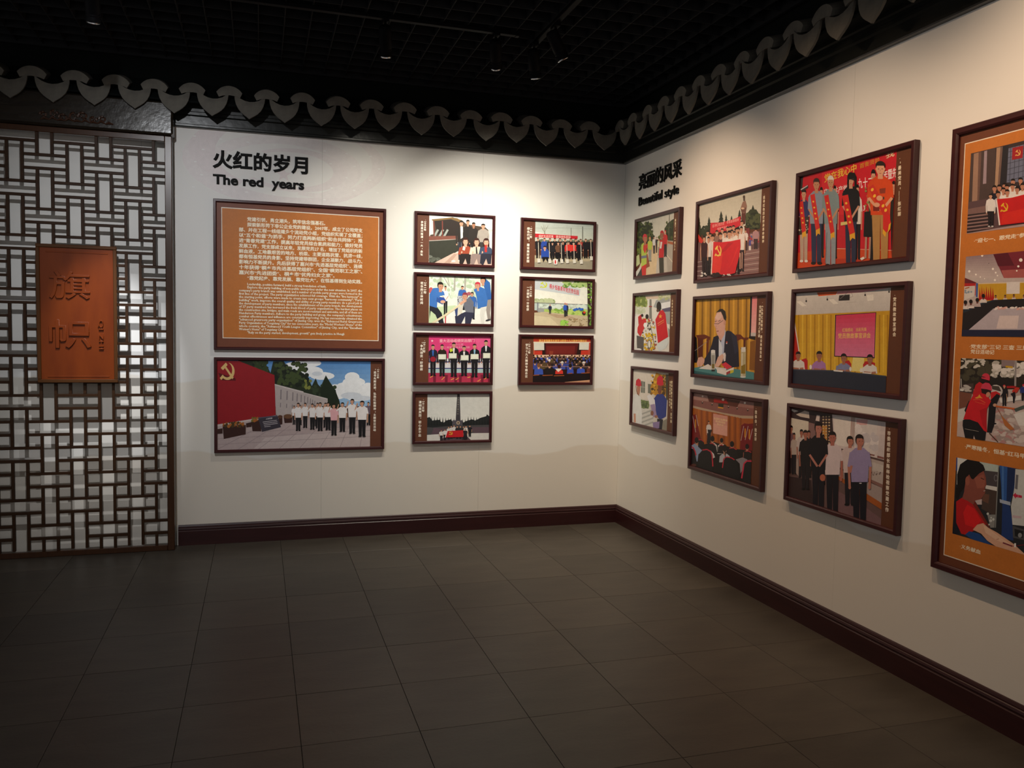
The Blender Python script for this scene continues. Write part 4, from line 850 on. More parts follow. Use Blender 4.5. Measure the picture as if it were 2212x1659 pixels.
for x, y, tp in ((368, 850, 'c8a8a0'), (402, 880, 'd8d0cc'), (525, 850, '6a3a40'), (590, 825, 'dcd8d6'), (690, 800, 'd2b8b0'), (735, 820, 'dcd8d4')): s.bust(x, y, y + 220, 46, 80, tp, kx=0.85)
s.bust(655, 815, 1000, 62, 100, 'e3dfdc', kx=0.85); s.bust(780, 765, 1000, 66, 105, 'e3dfdc', kx=0.85); s.man(835, 750, 1420, 'e0dad8', '3a2a2e', 50, sleeve=0.3); s.man(345, 905, 1480, 'd8d4d4', '241e22', 44); s.man(283, 895, 1500, '3a1a1c', '2a1c20', 50, sleeve=0.3); s.man(790, 830, 1460, 'e0dad8', '1e1a1e', 20)
s.l('c9a090', 14, 820, 1150, 818, 1390); s.l('c9a090', 14, 850, 1140, 845, 1380)
s.p('e6dcd8', 405, 990, 422, 985, 400, 1470, 380, 1460); s.p('cf2430', 420, 985, 540, 990, 680, 975, 822, 945, 826, 1060, 800, 1220, 760, 1380, 745, 1450, 640, 1478, 500, 1470, 396, 1450); s.p('de3a34', 420, 1200, 560, 1160, 520, 1460, 396, 1450); s.p('b81c2a', 640, 1000, 720, 990, 600, 1120, 500, 1170); s.p('d83030', 780, 1060, 800, 1060, 700, 1300, 640, 1400); s.emblem('e8c860', 490, 1120, 90, 0.62)
s.b('1a1618 d8d4d2', 240, 1440, 360, 1500, 5, 14, 7, 1.4); s.b('2a2022 d8d4d2', 560, 1470, 720, 1500, 5, 11, 8, 1.6); s.b('2a1c1e', 380, 1460, 540, 1520, 6, 26, 9, 1.6)
s.whole(); s.cap('·追寻红色历史传承革命精神', 1166, 270, 1150, 975, 'e4d8bc')
frame(1, 1.180, 2.388, 0.843, 0.531, BRT, s, 'photo of a group holding a big red flag below a statue', 'pictures on the right wall')

# ---- speaker at a desk
s = SR([(164, 205), (1272, 135), (1222, 1464), (128, 1348)]); s.strip(STRIPR, 1112, 145, 1060, 1450, False)
s.g('b98a2a', 'c6922c', 120, 180, 1130, 130, 1130, 1340, 120, 1340, n=4)
for i, x in enumerate((180, 245, 300, 372, 440, 520, 580, 660, 730, 800, 870, 930, 985)): s.p('8a621c' if i % 2 else 'd8a63c', x, 180, x + 26, 178, x + 20, 1320, x - 14, 1320)
s.p('1c1a1a', 1000, 150, 1032, 148, 1012, 800, 985, 800); s.g('e08088', 'ecb8b8', 1032, 150, 1114, 145, 1090, 720, 1012, 720); s.p('c9c4c4', 1010, 710, 1090, 715, 1085, 768, 1008, 765); s.p('241d1c', 985, 765, 1085, 768, 1080, 830, 975, 800)
s.p('8a5a20', 1000, 850, 1080, 830, 1070, 1300, 985, 1290); s.p('141210', 120, 720, 170, 800, 190, 1180, 118, 1180)
s.p('6a2c18', 155, 750, 290, 740, 380, 780, 370, 830, 320, 800, 270, 820, 180, 805); s.p('5a2412', 180, 800, 270, 800, 262, 1110, 190, 1110); s.p('6a2c18', 320, 810, 360, 810, 350, 1080, 315, 1080); s.p('6a2c18', 770, 740, 850, 740, 900, 790, 975, 785, 970, 820, 920, 830, 860, 810, 800, 840); s.p('5a2412', 895, 820, 930, 820, 920, 1000, 895, 1000)
s.l('8a8890', 7, 130, 1000, 330, 850)
s.p('232436', 400, 900, 430, 780, 500, 750, 560, 760, 640, 680, 700, 690, 790, 770, 820, 1000, 830, 1240, 600, 1270, 560, 1180, 420, 1200, 290, 1230, 270, 1190, 290, 1120, 360, 1010); s.p('2d2f46', 700, 700, 790, 775, 815, 1000, 760, 1050)
s.p('b8c4e0', 512, 800, 540, 870, 610, 660, 618, 700, 600, 880, 590, 1040, 510, 1090); s.p('d8e0f0', 512, 800, 540, 860, 570, 940, 560, 1060, 512, 1085)
s.p('d9a99c', 500, 740, 610, 640, 600, 740, 545, 840, 515, 800); s.p('dcaea2', 448, 480, 480, 400, 560, 380, 620, 470, 612, 640, 560, 750, 500, 765, 478, 720, 465, 650, 438, 590, 450, 540); s.p('e6c4ba', 455, 480, 490, 410, 545, 395, 560, 470, 500, 520); s.p('2a2220', 470, 400, 520, 345, 570, 340, 615, 380, 630, 470, 620, 530, 590, 500, 575, 450, 545, 385, 500, 390); s.e('d09c8c', 603, 555, 18, 42); s.l('4a3a3c', 7, 440, 570, 500, 575, 580, 520); s.l('4a3430', 8, 450, 540, 480, 530); s.l('4a3430', 8, 505, 535, 540, 520); s.l('8a4a44', 12, 478, 690, 510, 685); s.l('c08a7c', 6, 470, 600, 462, 650, 490, 655); s.e('c9604a', 636, 860, 13, 12); s.e('e8e4e4', 634, 880, 11, 8)
s.p('e6dedf', 575, 1040, 610, 1020, 622, 1060, 615, 1150, 590, 1160); s.p('e3b8a8', 470, 1170, 500, 1090, 570, 1040, 590, 1080, 570, 1160, 510, 1240, 455, 1240); s.p('d9a898', 170, 1180, 195, 1100, 250, 1085, 292, 1130, 285, 1180, 235, 1250, 215, 1230, 225, 1160, 205, 1250, 185, 1245)
s.p('4f8a8e', 118, 1260, 300, 1230, 800, 1280, 1060, 1330, 1058, 1460, 118, 1330); s.p('2f5f66', 118, 1300, 560, 1380, 1058, 1440, 1058, 1470, 118, 1350); s.p('e0dcda', 200, 1270, 345, 1200, 400, 1240, 400, 1290); s.p('dcd8d8', 440, 1240, 640, 1270, 600, 1330, 480, 1290); s.p('e6e2e0', 482, 1270, 630, 1300, 745, 1250, 745, 1300, 620, 1375, 486, 1335); s.p('c9c43c', 690, 1300, 745, 1290, 742, 1330, 690, 1350); s.p('a83a40', 630, 1330, 690, 1300, 690, 1340, 630, 1368); s.p('d8384a', 552, 1205, 618, 1170, 718, 1245, 640, 1285)
s.p('c9cccc', 392, 985, 420, 975, 455, 985, 460, 1080, 452, 1300, 398, 1300, 390, 1080); s.p('9a9a94', 400, 1060, 450, 1060, 446, 1200, 404, 1200); s.p('7a6a2c', 404, 1200, 446, 1200, 444, 1270, 406, 1270); s.r('2a2a2c', 398, 1285, 452, 1315); s.p('e6e6e6', 394, 985, 456, 985, 456, 1030, 394, 1030)
s.p('b8b08c', 855, 960, 935, 955, 930, 1400, 850, 1405); s.p('d8d4c0', 868, 1030, 885, 1030, 880, 1380, 862, 1380); s.p('8a7420', 862, 1230, 926, 1200, 924, 1350, 860, 1350); s.p('3a3a40', 855, 945, 938, 940, 936, 965, 855, 970); s.p('dcdcd8', 862, 940, 930, 935, 928, 1010, 864, 1015); s.e('d0d4d4', 890, 1400, 44, 16)
s.whole(); s.cap('·《弘扬红船精神，建设美丽恒基》', 1190, 240, 1160, 1140, 'ece0c8'); s.cap('党课指导员上党课', 1155, 315, 1136, 760, 'ece0c8')
frame(1, 1.180, 1.772, 0.843, 0.531, BRT, s, 'photo of a man in a dark suit speaking at a desk before yellow curtains', 'pictures on the right wall')

# ---- lecture hall
s = SR([(175, 124), (1179, 275), (1134, 1478), (142, 1162)]); s.strip(STRIPR, 1036, 280, 1000, 1440, False)
s.full('a85a22'); s.p('8a5a54', 140, 110, 1050, 250, 1050, 500, 850, 480, 500, 400, 280, 360, 140, 300); s.p('a88078', 140, 120, 370, 165, 395, 250, 140, 215); s.p('5a2c20', 375, 165, 850, 240, 800, 330, 395, 250); s.p('a01e1a', 465, 200, 640, 215, 670, 280, 465, 260); s.p('9c7068', 845, 240, 1050, 270, 1050, 350, 805, 320)
s.p('b8a088', 140, 300, 300, 340, 600, 410, 850, 450, 1050, 455, 1050, 495, 850, 490, 500, 410, 300, 375, 140, 330); s.p('2a3024', 530, 280, 605, 285, 602, 335, 530, 325); s.p('d8942c', 525, 320, 605, 335, 600, 352, 525, 342)
for x, y, r_ in ((305, 175, 13), (598, 222, 18), (910, 268, 15)): s.e('f3e8dc', x, y, r_, r_)
for x, y in ((303, 262), (442, 288), (675, 325), (800, 345), (952, 370)): s.e('3a2a26', x, y, 12, 18); s.e('e8d8cc', x, y - 8, 7, 6)
for k in range(16): s.p('8f4a1a' if k % 2 else 'b8661f', 240 + k * 40, 360 + k * 8, 262 + k * 40, 366 + k * 8, 262 + k * 40, 980, 240 + k * 40, 980)
s.p('7a1a1a', 140, 420, 180, 440, 210, 430, 250, 640, 290, 820, 140, 900); s.l('c9bab8', 7, 160, 430, 208, 690); s.l('c9bab8', 6, 212, 440, 245, 600); s.p('c8881f', 196, 500, 212, 510, 210, 630, 196, 620); s.p('c8881f', 146, 440, 162, 450, 156, 610, 142, 600)
s.p('7a161a', 860, 590, 905, 560, 960, 570, 1040, 560, 1040, 980, 840, 950); s.l('c9bab8', 7, 895, 600, 855, 810); s.l('c9bab8', 7, 958, 600, 915, 800); s.l('c9bab8', 7, 1020, 640, 980, 800); s.p('d8921f', 908, 630, 925, 640, 920, 770, 905, 760); s.p('d8921f', 968, 645, 985, 650, 980, 790, 966, 780)
s.p('d99a8c', 458, 420, 665, 460, 660, 748, 455, 705); s.p('e3a898', 462, 560, 662, 600, 660, 742, 457, 700)
s.t('弘扬红船精神', 'f0d0a0', 465, 500, 36, 660, 538, 0.02); s.t('建设美丽家园', 'f0d0a0', 490, 540, 32, 630, 570, 0.02); s.t('宣讲会', 'f0d0a0', 512, 580, 28, 605, 600, 0.02)
s.man(395, 525, 860, 'e0d8d6', '2a2430', 30); s.p('241d20', 380, 650, 445, 655, 425, 700, 420, 860, 365, 840, 385, 700)
s.p('17120f', 140, 880, 340, 860, 480, 830, 620, 880, 800, 930, 1040, 960, 1040, 1480, 140, 1200)
for x, y, hh, w, tp in ((448, 740, 95, 70, 'd8d4d2'), (580, 770, 80, 60, 'd8d4d2'), (728, 815, 100, 70, '241d1c'), (945, 855, 90, 60, 'b86a5c'), (222, 760, 100, 80, '8c9cb8')): s.bust(x, y, y + 230, w, hh, tp, '1c1614', face='b', kx=0.75)
for q in ((250, 800, 290, 795, 330, 840, 335, 940, 240, 940), (400, 850, 450, 845, 500, 890, 520, 1000, 350, 990, 345, 900), (530, 900, 580, 870, 620, 900, 630, 1000, 520, 990), (680, 920, 760, 910, 800, 950, 820, 1060, 650, 1050), (900, 970, 960, 950, 1010, 980, 1010, 1080, 890, 1090)): s.p('1d1818', *q)
for q in ((250, 800, 290, 797, 325, 825), (410, 848, 455, 850, 485, 875), (545, 880, 580, 870, 605, 882), (690, 918, 750, 912, 795, 940), (925, 965, 965, 958, 1005, 978)): s.l('b8303a', 12, *q)
s.p('8fa0c0', 150, 880, 195, 850, 290, 940, 295, 1000, 250, 1000, 235, 1110, 200, 1100); s.bust(625, 865, 1120, 80, 120, 'b8bcc6', '1c1614', face='b', kx=0.7); s.p('1c1614', 622, 960, 640, 960, 636, 1050, 626, 1040); s.p('8f8a92', 780, 1080, 880, 1050, 950, 1080, 900, 1200, 850, 1280, 840, 1140); s.p('d8d4d6', 420, 950, 470, 1000, 485, 1050, 440, 1070)
s.p('1b1a1c', 135, 920, 190, 930, 225, 1120, 210, 1200, 135, 1180); s.p('1b1a1c', 250, 1010, 300, 950, 400, 940, 440, 990, 455, 1200, 440, 1290, 230, 1240); s.p('1b1a1c', 590, 1120, 640, 1050, 740, 1060, 790, 1110, 850, 1300, 820, 1420, 580, 1300); s.p('1b1a1c', 880, 1200, 920, 1110, 1040, 1110, 1040, 1460, 860, 1400)
s.l('c62c40', 16, 135, 895, 170, 905, 200, 960, 215, 1020); s.l('c62c40', 17, 305, 945, 370, 935, 425, 965, 445, 1020, 455, 1180); s.l('c62c40', 14, 592, 1200, 610, 1070, 650, 1042, 720, 1055, 765, 1085); s.l('d03450', 20, 868, 1350, 900, 1140, 940, 1100, 1030, 1105); s.e('5a3028', 180, 1160, 40, 20)
s.whole(); s.cap('·我体会，我宣讲', 1070, 350, 1062, 785, 'e4d8c0')
frame(1, 1.180, 1.161, 0.843, 0.531, BRT, s, 'photo of a lecture seen over black seats with red edges', 'pictures on the right wall')

# ---- sashes on a red stage
def SS(q): return Sheet(q, 0.835 - 2 * BRT, 0.528 - 2 * BRT)
s = SS([(145, 483), (1400, 134), (1341, 1367), (105, 1503)]); s.strip(STRIPR, 1212, 195, 1165, 1420, False)
s.full('c4202e'); s.p('d02a34', 380, 380, 700, 300, 700, 900, 380, 900); s.p('cc4a24', 80, 1330, 520, 1275, 1200, 1300, 1200, 1460, 80, 1540); s.l('e0b8a0', 6, 520, 1278, 1180, 1300); s.p('3a3a3c', 100, 480, 172, 465, 160, 620, 100, 640); s.p('b83a20', 90, 1410, 700, 1390, 900, 1420, 600, 1480)
s.t('党在我心中', 'e0c040', 405, 535, 100, 765, 408, 0.02); s.t('首衡贤龄', 'c09a30', 800, 382, 62, 1025, 306, 0.0); s.t('我', 'd8c8a0', 1092, 265, 95, 1190, 235, 0.02); s.t('庆祝共产党', 'e6d8d8', 398, 690, 92, 668, 640, 0.02); s.t('九十二', 'ece0e0', 782, 600, 120, 945, 570, 0.02); s.t('年暨先', 'ece0e0', 1065, 510, 120, 1215, 470, 0.02); s.t('2013', 'f0e8e8', 760, 870, 78, 862, 850, 0.02)
def sash(x0, y0, x1, y1, w):
    s.p('cf2c28', x0 - w * 0.5, y0, x0 + w * 0.6, y0 - 15, x1 + w * 0.55, y1, x1 - w * 0.45, y1 + 25); s.p('e0a82c', x1 - w * 0.45, y1 + 25, x1 + w * 0.55, y1, x1 + w * 0.6, y1 + 75, x1 + w * 0.1, y1 + 60, x1 - w * 0.35, y1 + 95)
    for k in (0.2, 0.38, 0.56, 0.72): s.e('e8b83c', x0 + (x1 - x0) * k, y0 + (y1 - y0) * k, w * 0.25, w * 0.24, 20, 6)
s.man(375, 590, 1380, '2a2a2c', '1e1c20', 40); s.man(525, 570, 1390, '26242a', '1e1c20', 36); s.man(780, 560, 1400, 'd8d4d0', '1e1c20', 44)
s.man(180, 610, 1430, '34366a', 'b8a090', 62, hair='1a1614', arm='f', sleeve=0.45, shoe='e0dcd8'); s.p('3a3430', 108, 930, 240, 920, 225, 1110, 110, 1130); s.b('c8c0b0', 115, 960, 225, 1110, 14, 9, 2); s.p('3a3a40', 145, 610, 225, 565, 230, 600, 150, 640); s.p('d8d4d4', 145, 615, 225, 570, 222, 580, 150, 625); sash(145, 760, 180, 1080, 44)
s.man(322, 490, 1455, '8a96ac', '2a3050', 84, arm='f', hair='3a2e28', skin='c08a6a', sleeve=0.5); sash(275, 680, 335, 1050, 46)
s.man(482, 462, 1480, '7f9298', '8f98a4', 84, arm='f', hair='d8d6d2', skin='c09070', sleeve=0.5); sash(430, 690, 500, 1090, 44); s.l('6a7280', 8, 440, 1100, 425, 1440)
s.man(708, 425, 1470, '1c1a1e', '2a2e48', 88, arm='f', hair='1c1614', sleeve=0.45, shoe='e6e2e0'); s.p('1c1614', 668, 470, 700, 430, 750, 430, 772, 480, 770, 620, 745, 640, 748, 520, 690, 500, 680, 640, 665, 650); s.l('4a3a3a', 7, 675, 505, 745, 500); s.p('d8c87c', 595, 985, 670, 975, 668, 1010, 595, 1022); sash(640, 690, 720, 1100, 60)
s.man(960, 392, 1430, '4a4a34', '1a181a', 60, arm='f', hair='1c1614', sleeve=0.4); s.p('1a181a', 860, 870, 940, 860, 930, 1150, 850, 1145); s.b('8a8a4a', 870, 600, 930, 860, 14, 12, 3); s.l('b08a78', 22, 880, 1150, 872, 1390); s.l('b08a78', 20, 925, 1150, 915, 1390); s.p('e6e2dc', 810, 1390, 850, 1370, 865, 1390, 830, 1412)
s.man(1190, 520, 1420, '2a2420', '1a1618', 46, sleeve=1)
s.man(1040, 300, 1440, 'd24a1e', 'b0854e', 128, arm='f', hair='2a1e18', sleeve=0.55, shoe='a8804a', skin='d8a080'); s.p('8a3a2a', 1030, 610, 1100, 600, 1095, 660, 1035, 665); s.p('7a2a20', 960, 800, 1030, 790, 1030, 860, 960, 860); s.p('c83228', 905, 600, 960, 560, 1130, 850, 1160, 1000, 1110, 1060, 1080, 920); s.p('cf2c28', 1070, 900, 1150, 900, 1150, 1050, 1100, 1110, 1070, 1070); s.p('e0a82c', 1070, 1060, 1105, 1100, 1095, 1150, 1065, 1110); s.p('e0a82c', 1135, 1010, 1158, 990, 1150, 1060, 1122, 1105)
for q in ((950, 620), (975, 690), (1070, 800), (1100, 850)): s.e('e8b83c', q[0], q[1], 16, 22, 30, 6)
s.e('d8a080', 1000, 790, 34, 26); s.e('d8a080', 1030, 715, 34, 30); s.r('2a3a3a', 1070, 700, 1084, 730)
s.whole(); s.cap('·“最美党员”——张红丽', 1250, 270, 1245, 890, 'e4d8c0')
frame(1, 2.235, 2.387, 0.835, 0.528, BRT, s, 'photo of people wearing red sashes on a red stage', 'pictures on the right wall')

# ---- four speakers at a table
s = SS([(160, 254), (1519, 168), (1456, 1500), (116, 1360)]); s.strip(STRIPR, 1324, 190, 1270, 1490, False)
s.g('d2cfcb', 'c4c0be', 100, 230, 1350, 160, 1350, 500, 100, 530); s.p('d85c28', 415, 240, 670, 225, 650, 265, 435, 285); s.p('d89098', 670, 225, 1000, 200, 1310, 180, 1000, 235, 660, 262); s.p('2a2626', 690, 275, 820, 262, 818, 335, 682, 342); s.l('8a8080', 5, 700, 320, 800, 230); s.l('8a8080', 4, 820, 300, 860, 290, 840, 240); s.l('b0aaa8', 4, 780, 365, 900, 355)
for x, y in ((283, 330), (543, 310), (1010, 255), (1305, 215)): s.e('b8b4b2', x, y - 10, 12, 18); s.e('2a2628', x, y + 15, 10, 14)
for q in ((160, 350, 215, 345, 290, 405, 235, 412), (560, 325, 620, 320, 680, 375, 620, 385), (1030, 275, 1110, 262, 1115, 335, 1040, 345)): s.p('e6e3dc', *q)
s.g('c89a24', 'd8ae30', 100, 520, 1330, 462, 1330, 1280, 100, 1200, n=4)
for k in range(24): s.p('b08218' if k % 2 else 'e0b83c', 130 + k * 50, 515, 148 + k * 50, 514, 144 + k * 50, 1230, 128 + k * 50, 1230)
s.p('e6d888', 860, 1040, 1000, 1040, 990, 1220, 840, 1210); s.p('2a2030', 640, 515, 1148, 482, 1130, 1052, 628, 1030); s.g('d0355a', 'd87aa0', 652, 522, 1140, 490, 1122, 1040, 638, 1020)
s.t('红船感动　出彩先锋', 'e8b870', 728, 722, 50, 1028, 712, 0.02); s.t('党员微故事宣讲会', 'ecc070', 676, 802, 72, 1078, 795, 0.02)
s.p('b82a22', 130, 600, 150, 620, 200, 970, 160, 1090, 105, 1100); s.l('e0d8d4', 12, 138, 600, 195, 965); s.p('d8a030', 115, 720, 130, 725, 122, 960, 108, 960)
s.p('b82428', 225, 1070, 280, 1050, 302, 1080, 300, 1190, 230, 1180); s.p('b82428', 760, 1090, 810, 1075, 840, 1120, 835, 1200, 780, 1200); s.p('b82428', 985, 1130, 1010, 1090, 1070, 1085, 1135, 1110, 1130, 1230, 990, 1230); s.p('b82428', 500, 1140, 525, 1150, 520, 1200, 500, 1200)
for x, y, yb, w, hh, tp in ((185, 968, 1190, 82, 95, 'd8d4d4'), (445, 962, 1200, 84, 110, 'a878b8'), (748, 992, 1215, 88, 110, '8088b0'), (1072, 1002, 1240, 92, 115, 'dcdad8')): s.bust(x, y, yb, w, hh, tp, skin='a06a54', kx=0.85); s.l(tp, 40, x - w * 0.8, yb - 70, x - w * 0.9, yb - 15); s.l('a8705a', 26, x - w * 0.8, yb - 14, x + 10, yb - 6); s.l('a8705a', 26, x + w * 0.8, yb - 14, x + 20, yb - 6)
for x, y in ((340, 1160), (832, 1185), (962, 1200)): s.e('e6e2dc', x, y, 15, 28)
s.p('2a3040', 95, 1185, 640, 1200, 1275, 1268, 1265, 1500, 90, 1360); s.p('3a4254', 95, 1185, 640, 1200, 1275, 1268, 1275, 1282, 640, 1215, 95, 1200); s.p('e6e4e0', 620, 1195, 740, 1205, 735, 1222, 625, 1212); s.p('e6e4e0', 1000, 1225, 1090, 1232, 1085, 1245, 1000, 1238)
s.whole(); s.cap('·党员微故事宣讲会', 1375, 272, 1370, 755, 'ece0c8')
frame(1, 2.235, 1.773, 0.835, 0.528, BRT, s, 'photo of four speakers at a dark table before yellow curtains and a pink screen', 'pictures on the right wall')

# ---- inspection visit
s = SS([(151, 112), (1399, 300), (1340, 1521), (111, 1129)]); s.strip(STRIPR, 1230, 250, 1188, 1470, False)
s.full('5c4540'); s.p('3a2c2e', 130, 100, 640, 180, 620, 560, 120, 520); s.p('d8cfc0', 130, 225, 345, 270, 342, 520, 120, 480); s.p('c8bcb0', 200, 190, 300, 145, 350, 160, 355, 235, 250, 215); s.p('d8d0c8', 140, 120, 230, 150, 180, 165, 140, 140); s.p('8a6a68', 345, 280, 425, 300, 425, 520, 345, 470); s.p('d8c8c4', 440, 195, 475, 200, 470, 270, 425, 260); s.p('c88a3c', 500, 320, 560, 320, 560, 480, 510, 470)
for k in range(10):
    for j in range(3): s.e('c8b08c', 515 + j * 34, 215 + k * 34, 12, 10, 0, 6, same=(k + j) > 0)
s.p('d8ccca', 618, 190, 1235, 260, 1235, 720, 1000, 660, 640, 560); s.p('e8e0da', 640, 215, 840, 225, 830, 570, 640, 540); s.p('b89890', 838, 190, 850, 190, 832, 570, 822, 565); s.p('b8a49e', 850, 195, 885, 200, 870, 590, 840, 580); s.p('dcd4d2', 885, 225, 1145, 265, 1105, 660, 1000, 630, 880, 600); s.p('d8a8a8', 900, 245, 1030, 250, 1020, 310, 900, 310); s.b('e8e0e0 cfc8cc', 900, 330, 1120, 600, 14, 40, 3); s.p('8a5a54', 1040, 640, 1110, 655, 1105, 672, 1040, 655); s.p('d0c4c4', 1180, 280, 1232, 290, 1225, 385, 1175, 380); s.p('d0c4c4', 1165, 420, 1225, 425, 1215, 690, 1140, 680); s.p('8a5a54', 1140, 665, 1216, 685, 1214, 708, 1138, 690)
s.p('b8aaa4', 560, 560, 1215, 740, 1205, 1020, 700, 800, 560, 740); s.p('c8beb8', 1020, 720, 1210, 780, 1205, 860, 1030, 830); s.p('8a6660', 1020, 920, 1202, 1000, 1200, 1040, 1020, 950); s.b('7a6864', 1040, 830, 1195, 890, 14, 9, 4)
s.p('a89894', 560, 760, 720, 830, 1195, 1040, 1190, 1240, 700, 930, 560, 860); s.p('a85a26', 690, 900, 760, 940, 1190, 1215, 1188, 1290, 1000, 1170, 690, 940); s.p('6a5250', 110, 900, 560, 880, 700, 950, 1000, 1180, 1190, 1300, 1188, 1480, 110, 1160); s.p('a8968e', 185, 590, 240, 600, 230, 900, 190, 860); s.p('7a5c60', 560, 1000, 1000, 1260, 1190, 1400, 1188, 1490, 560, 1300); s.p('3a2a2a', 110, 900, 380, 950, 400, 1260, 110, 1160)
for x, a, b_, tp, w in ((145, 315, 870, '7a5a64', 44), (180, 400, 880, 'b8a8a0', 34), (265, 360, 920, 'c8bab8', 46), (350, 372, 920, '2a2226', 44), (312, 368, 1060, '1e1a1c', 62), (520, 420, 1000, 'b85a48', 30)): s.man(x, a, b_, tp, '221c20', w, skin='a86a58')
s.man(828, 438, 1240, 'd2c0c0', '1e1a22', 88, skin='b87864', face='r'); s.man(625, 385, 1330, 'd8c8cc', '1c1820', 98, skin='b06a5c', hair='1c1412')
s.man(462, 272, 1330, '1a171c', '1c1820', 98, skin='b87a6c', hair='1c1412', face='r', arm='f', sleeve=0.5); s.e('b86a50', 512, 920, 32, 40)
s.man(940, 418, 1460, '9a8eb8', '181620', 112, skin='b87866', hair='241814', face='r'); s.r('1c1820', 905, 972, 985, 990); s.e('d8d4d8', 950, 985, 16, 6); s.l('b87866', 26, 848, 780, 832, 860)
s.whole(); s.cap('·市委组织部长陈林检视察党建工作', 1275, 355, 1250, 1290, 'ece0d0')
frame(1, 2.235, 1.160, 0.835, 0.528, BRT, s, 'photo of standing men in short sleeves visiting an exhibition', 'pictures on the right wall')

# ---- tall panel with four photos
s = Sheet([(2073, 293), (2839, 83), (2733, 1456), (2025, 1213)], 1.25 - 0.06, 1.832 - 0.06); s.w = 0.66 - 0.06; s.c = (0, s.w, 0, s.h)
s.full('6a3c28'); (u0, v1), (_, v0) = s.m(2082, 310), s.m(2037.5, 1200)
s.c = (u0, s.w - u0, v0, v1); s.full('e6dccb'); s.c = (u0 + 0.004, s.w - u0 - 0.004, v0 + 0.004, v1 - 0.004); s.full('c27430')
def photo(a, b_):
    (u, vt), (_, vb) = s.m(*a), s.m(*b_); s.c = (u, s.w - u, vb, vt); s.k = 6
s.o = (0, 0, 1); photo((2095.3, 331.7), (2087.1, 505)); s.o = (2000, 220, 4.877)
s.full('3a2f30'); s.p('4a3c3a', 440, 560, 720, 480, 720, 1000, 440, 1080); s.p('9a7a68', 495, 545, 575, 525, 550, 1040, 475, 1050); s.p('6a5048', 545, 530, 575, 525, 550, 1040, 530, 1045); s.p('9c8a94', 605, 520, 635, 512, 625, 860, 590, 865); s.p('a88870', 735, 485, 800, 470, 765, 900, 715, 905); s.p('705850', 775, 475, 800, 470, 765, 900, 745, 902)
s.p('28262c', 800, 470, 860, 460, 840, 840, 770, 880); s.p('6a7088', 860, 490, 1600, 300, 1600, 800, 840, 850)
for k in range(14): s.l('3a3c4c', 5, 885 + k * 46, 480 - k * 10, 870 + k * 46, 850)
for k in range(6): s.l('3a3c4c', 5, 850, 530 + k * 60, 1600, 340 + k * 60)
s.p('9c2028', 902, 485, 1018, 460, 1008, 590, 896, 612); s.emblem('d8a85c', 960, 535, 36, 0.85, -0.15)
s.p('5a4448', 420, 1060, 640, 1020, 700, 1000, 1700, 900, 1700, 1300, 420, 1400); s.p('7a5e5c', 430, 1130, 640, 1090, 640, 1180, 430, 1200)
for k in range(6): s.l('2a2022', 13, 425, 1195 + k * 36, 700, 1160 + k * 36); s.l('9a7c78', 9, 425, 1212 + k * 36, 700, 1177 + k * 36)
s.p('a89090', 420, 1385, 740, 1330, 1700, 1180, 1700, 1240, 420, 1400)
for x, y, tp in ((908, 808, 'dcd8d6'), (988, 795, '26222a'), (820, 850, 'd8d4d2'), (765, 870, 'd8d4d2'), (845, 868, '3a3640'), (1080, 800, 'dcd8d6'), (1160, 790, 'dcd8d6'), (716, 878, '22202e'), (905, 860, 'dedad8'), (1010, 855, 'dedad8'), (1110, 850, 'dedad8'), (810, 900, 'e0dcda'), (955, 890, 'e3dfdd'), (1060, 900, 'e3dfdd'), (1180, 880, 'e3dfdd'), (852, 920, 'e3dfdd'), (757, 940, 'b8b4c0')): s.bust(x, y, y + 170, 50, 68, tp, kx=0.9, skin='b88068')
s.man(678, 968, 1315, 'dcd8d8', '221c22', 42, sleeve=1, shoe='d8d4d4'); s.p('e6dcd8', 735, 1040, 748, 1030, 782, 1300, 765, 1300); s.p('c41e22', 745, 1025, 900, 1010, 1034, 975, 1500, 900, 1500, 1180, 1034, 1270, 780, 1300); s.p('d02a22', 800, 1180, 1034, 1120, 1300, 1100, 1300, 1220, 790, 1290); s.emblem('dcb02c', 822, 1110, 52, 0.85, -0.1)
s.o = (0, 0, 1); photo((2084.4, 554.5), (2076.4, 726)); s.o = (2000, 500, 5.722)
s.full('bcb0ae'); s.g('8a747c', 'c2b4b2', 470, 300, 1300, 200, 1300, 620, 470, 560); s.p('7a2a36', 820, 280, 1700, 180, 1700, 560, 950, 575); s.p('a85a58', 920, 480, 1700, 430, 1700, 560, 950, 575); s.p('5a1c28', 820, 280, 1000, 262, 1080, 420, 880, 430)
for x, y, r_ in ((683, 297, 14), (523, 492, 15), (605, 532, 11), (815, 462, 14), (850, 508, 11), (872, 545, 9), (660, 562, 8), (712, 582, 7), (1160, 352, 22), (1130, 430, 14), (1110, 485, 10), (840, 600, 14), (765, 393, 5)): s.e('f3ece6' if r_ > 5 else '3a3034', x, y, r_, r_)
s.p('6a2830', 465, 570, 610, 630, 600, 660, 465, 680); s.p('b82a2a', 462, 640, 605, 640, 600, 790, 462, 850); s.p('cfc8c4', 462, 680, 596, 670, 590, 800, 462, 850); s.l('a8623c', 14, 470, 705, 525, 690); s.b('8a98a8', 470, 730, 560, 760, 6, 14, 3); s.p('3a5aa0', 608, 635, 632, 640, 625, 810, 606, 810)
s.p('d8c4a8', 630, 640, 1700, 600, 1700, 660, 640, 660); s.p('c89c2c', 632, 650, 1700, 620, 1700, 860, 640, 860); s.p('ddd6d4', 985, 625, 1150, 620, 1146, 768, 982, 772)
for k in range(7): s.p('b02020', 640 + k * 27, 850, 652 + k * 27, 690 - (k % 2) * 20, 672 + k * 27, 850)
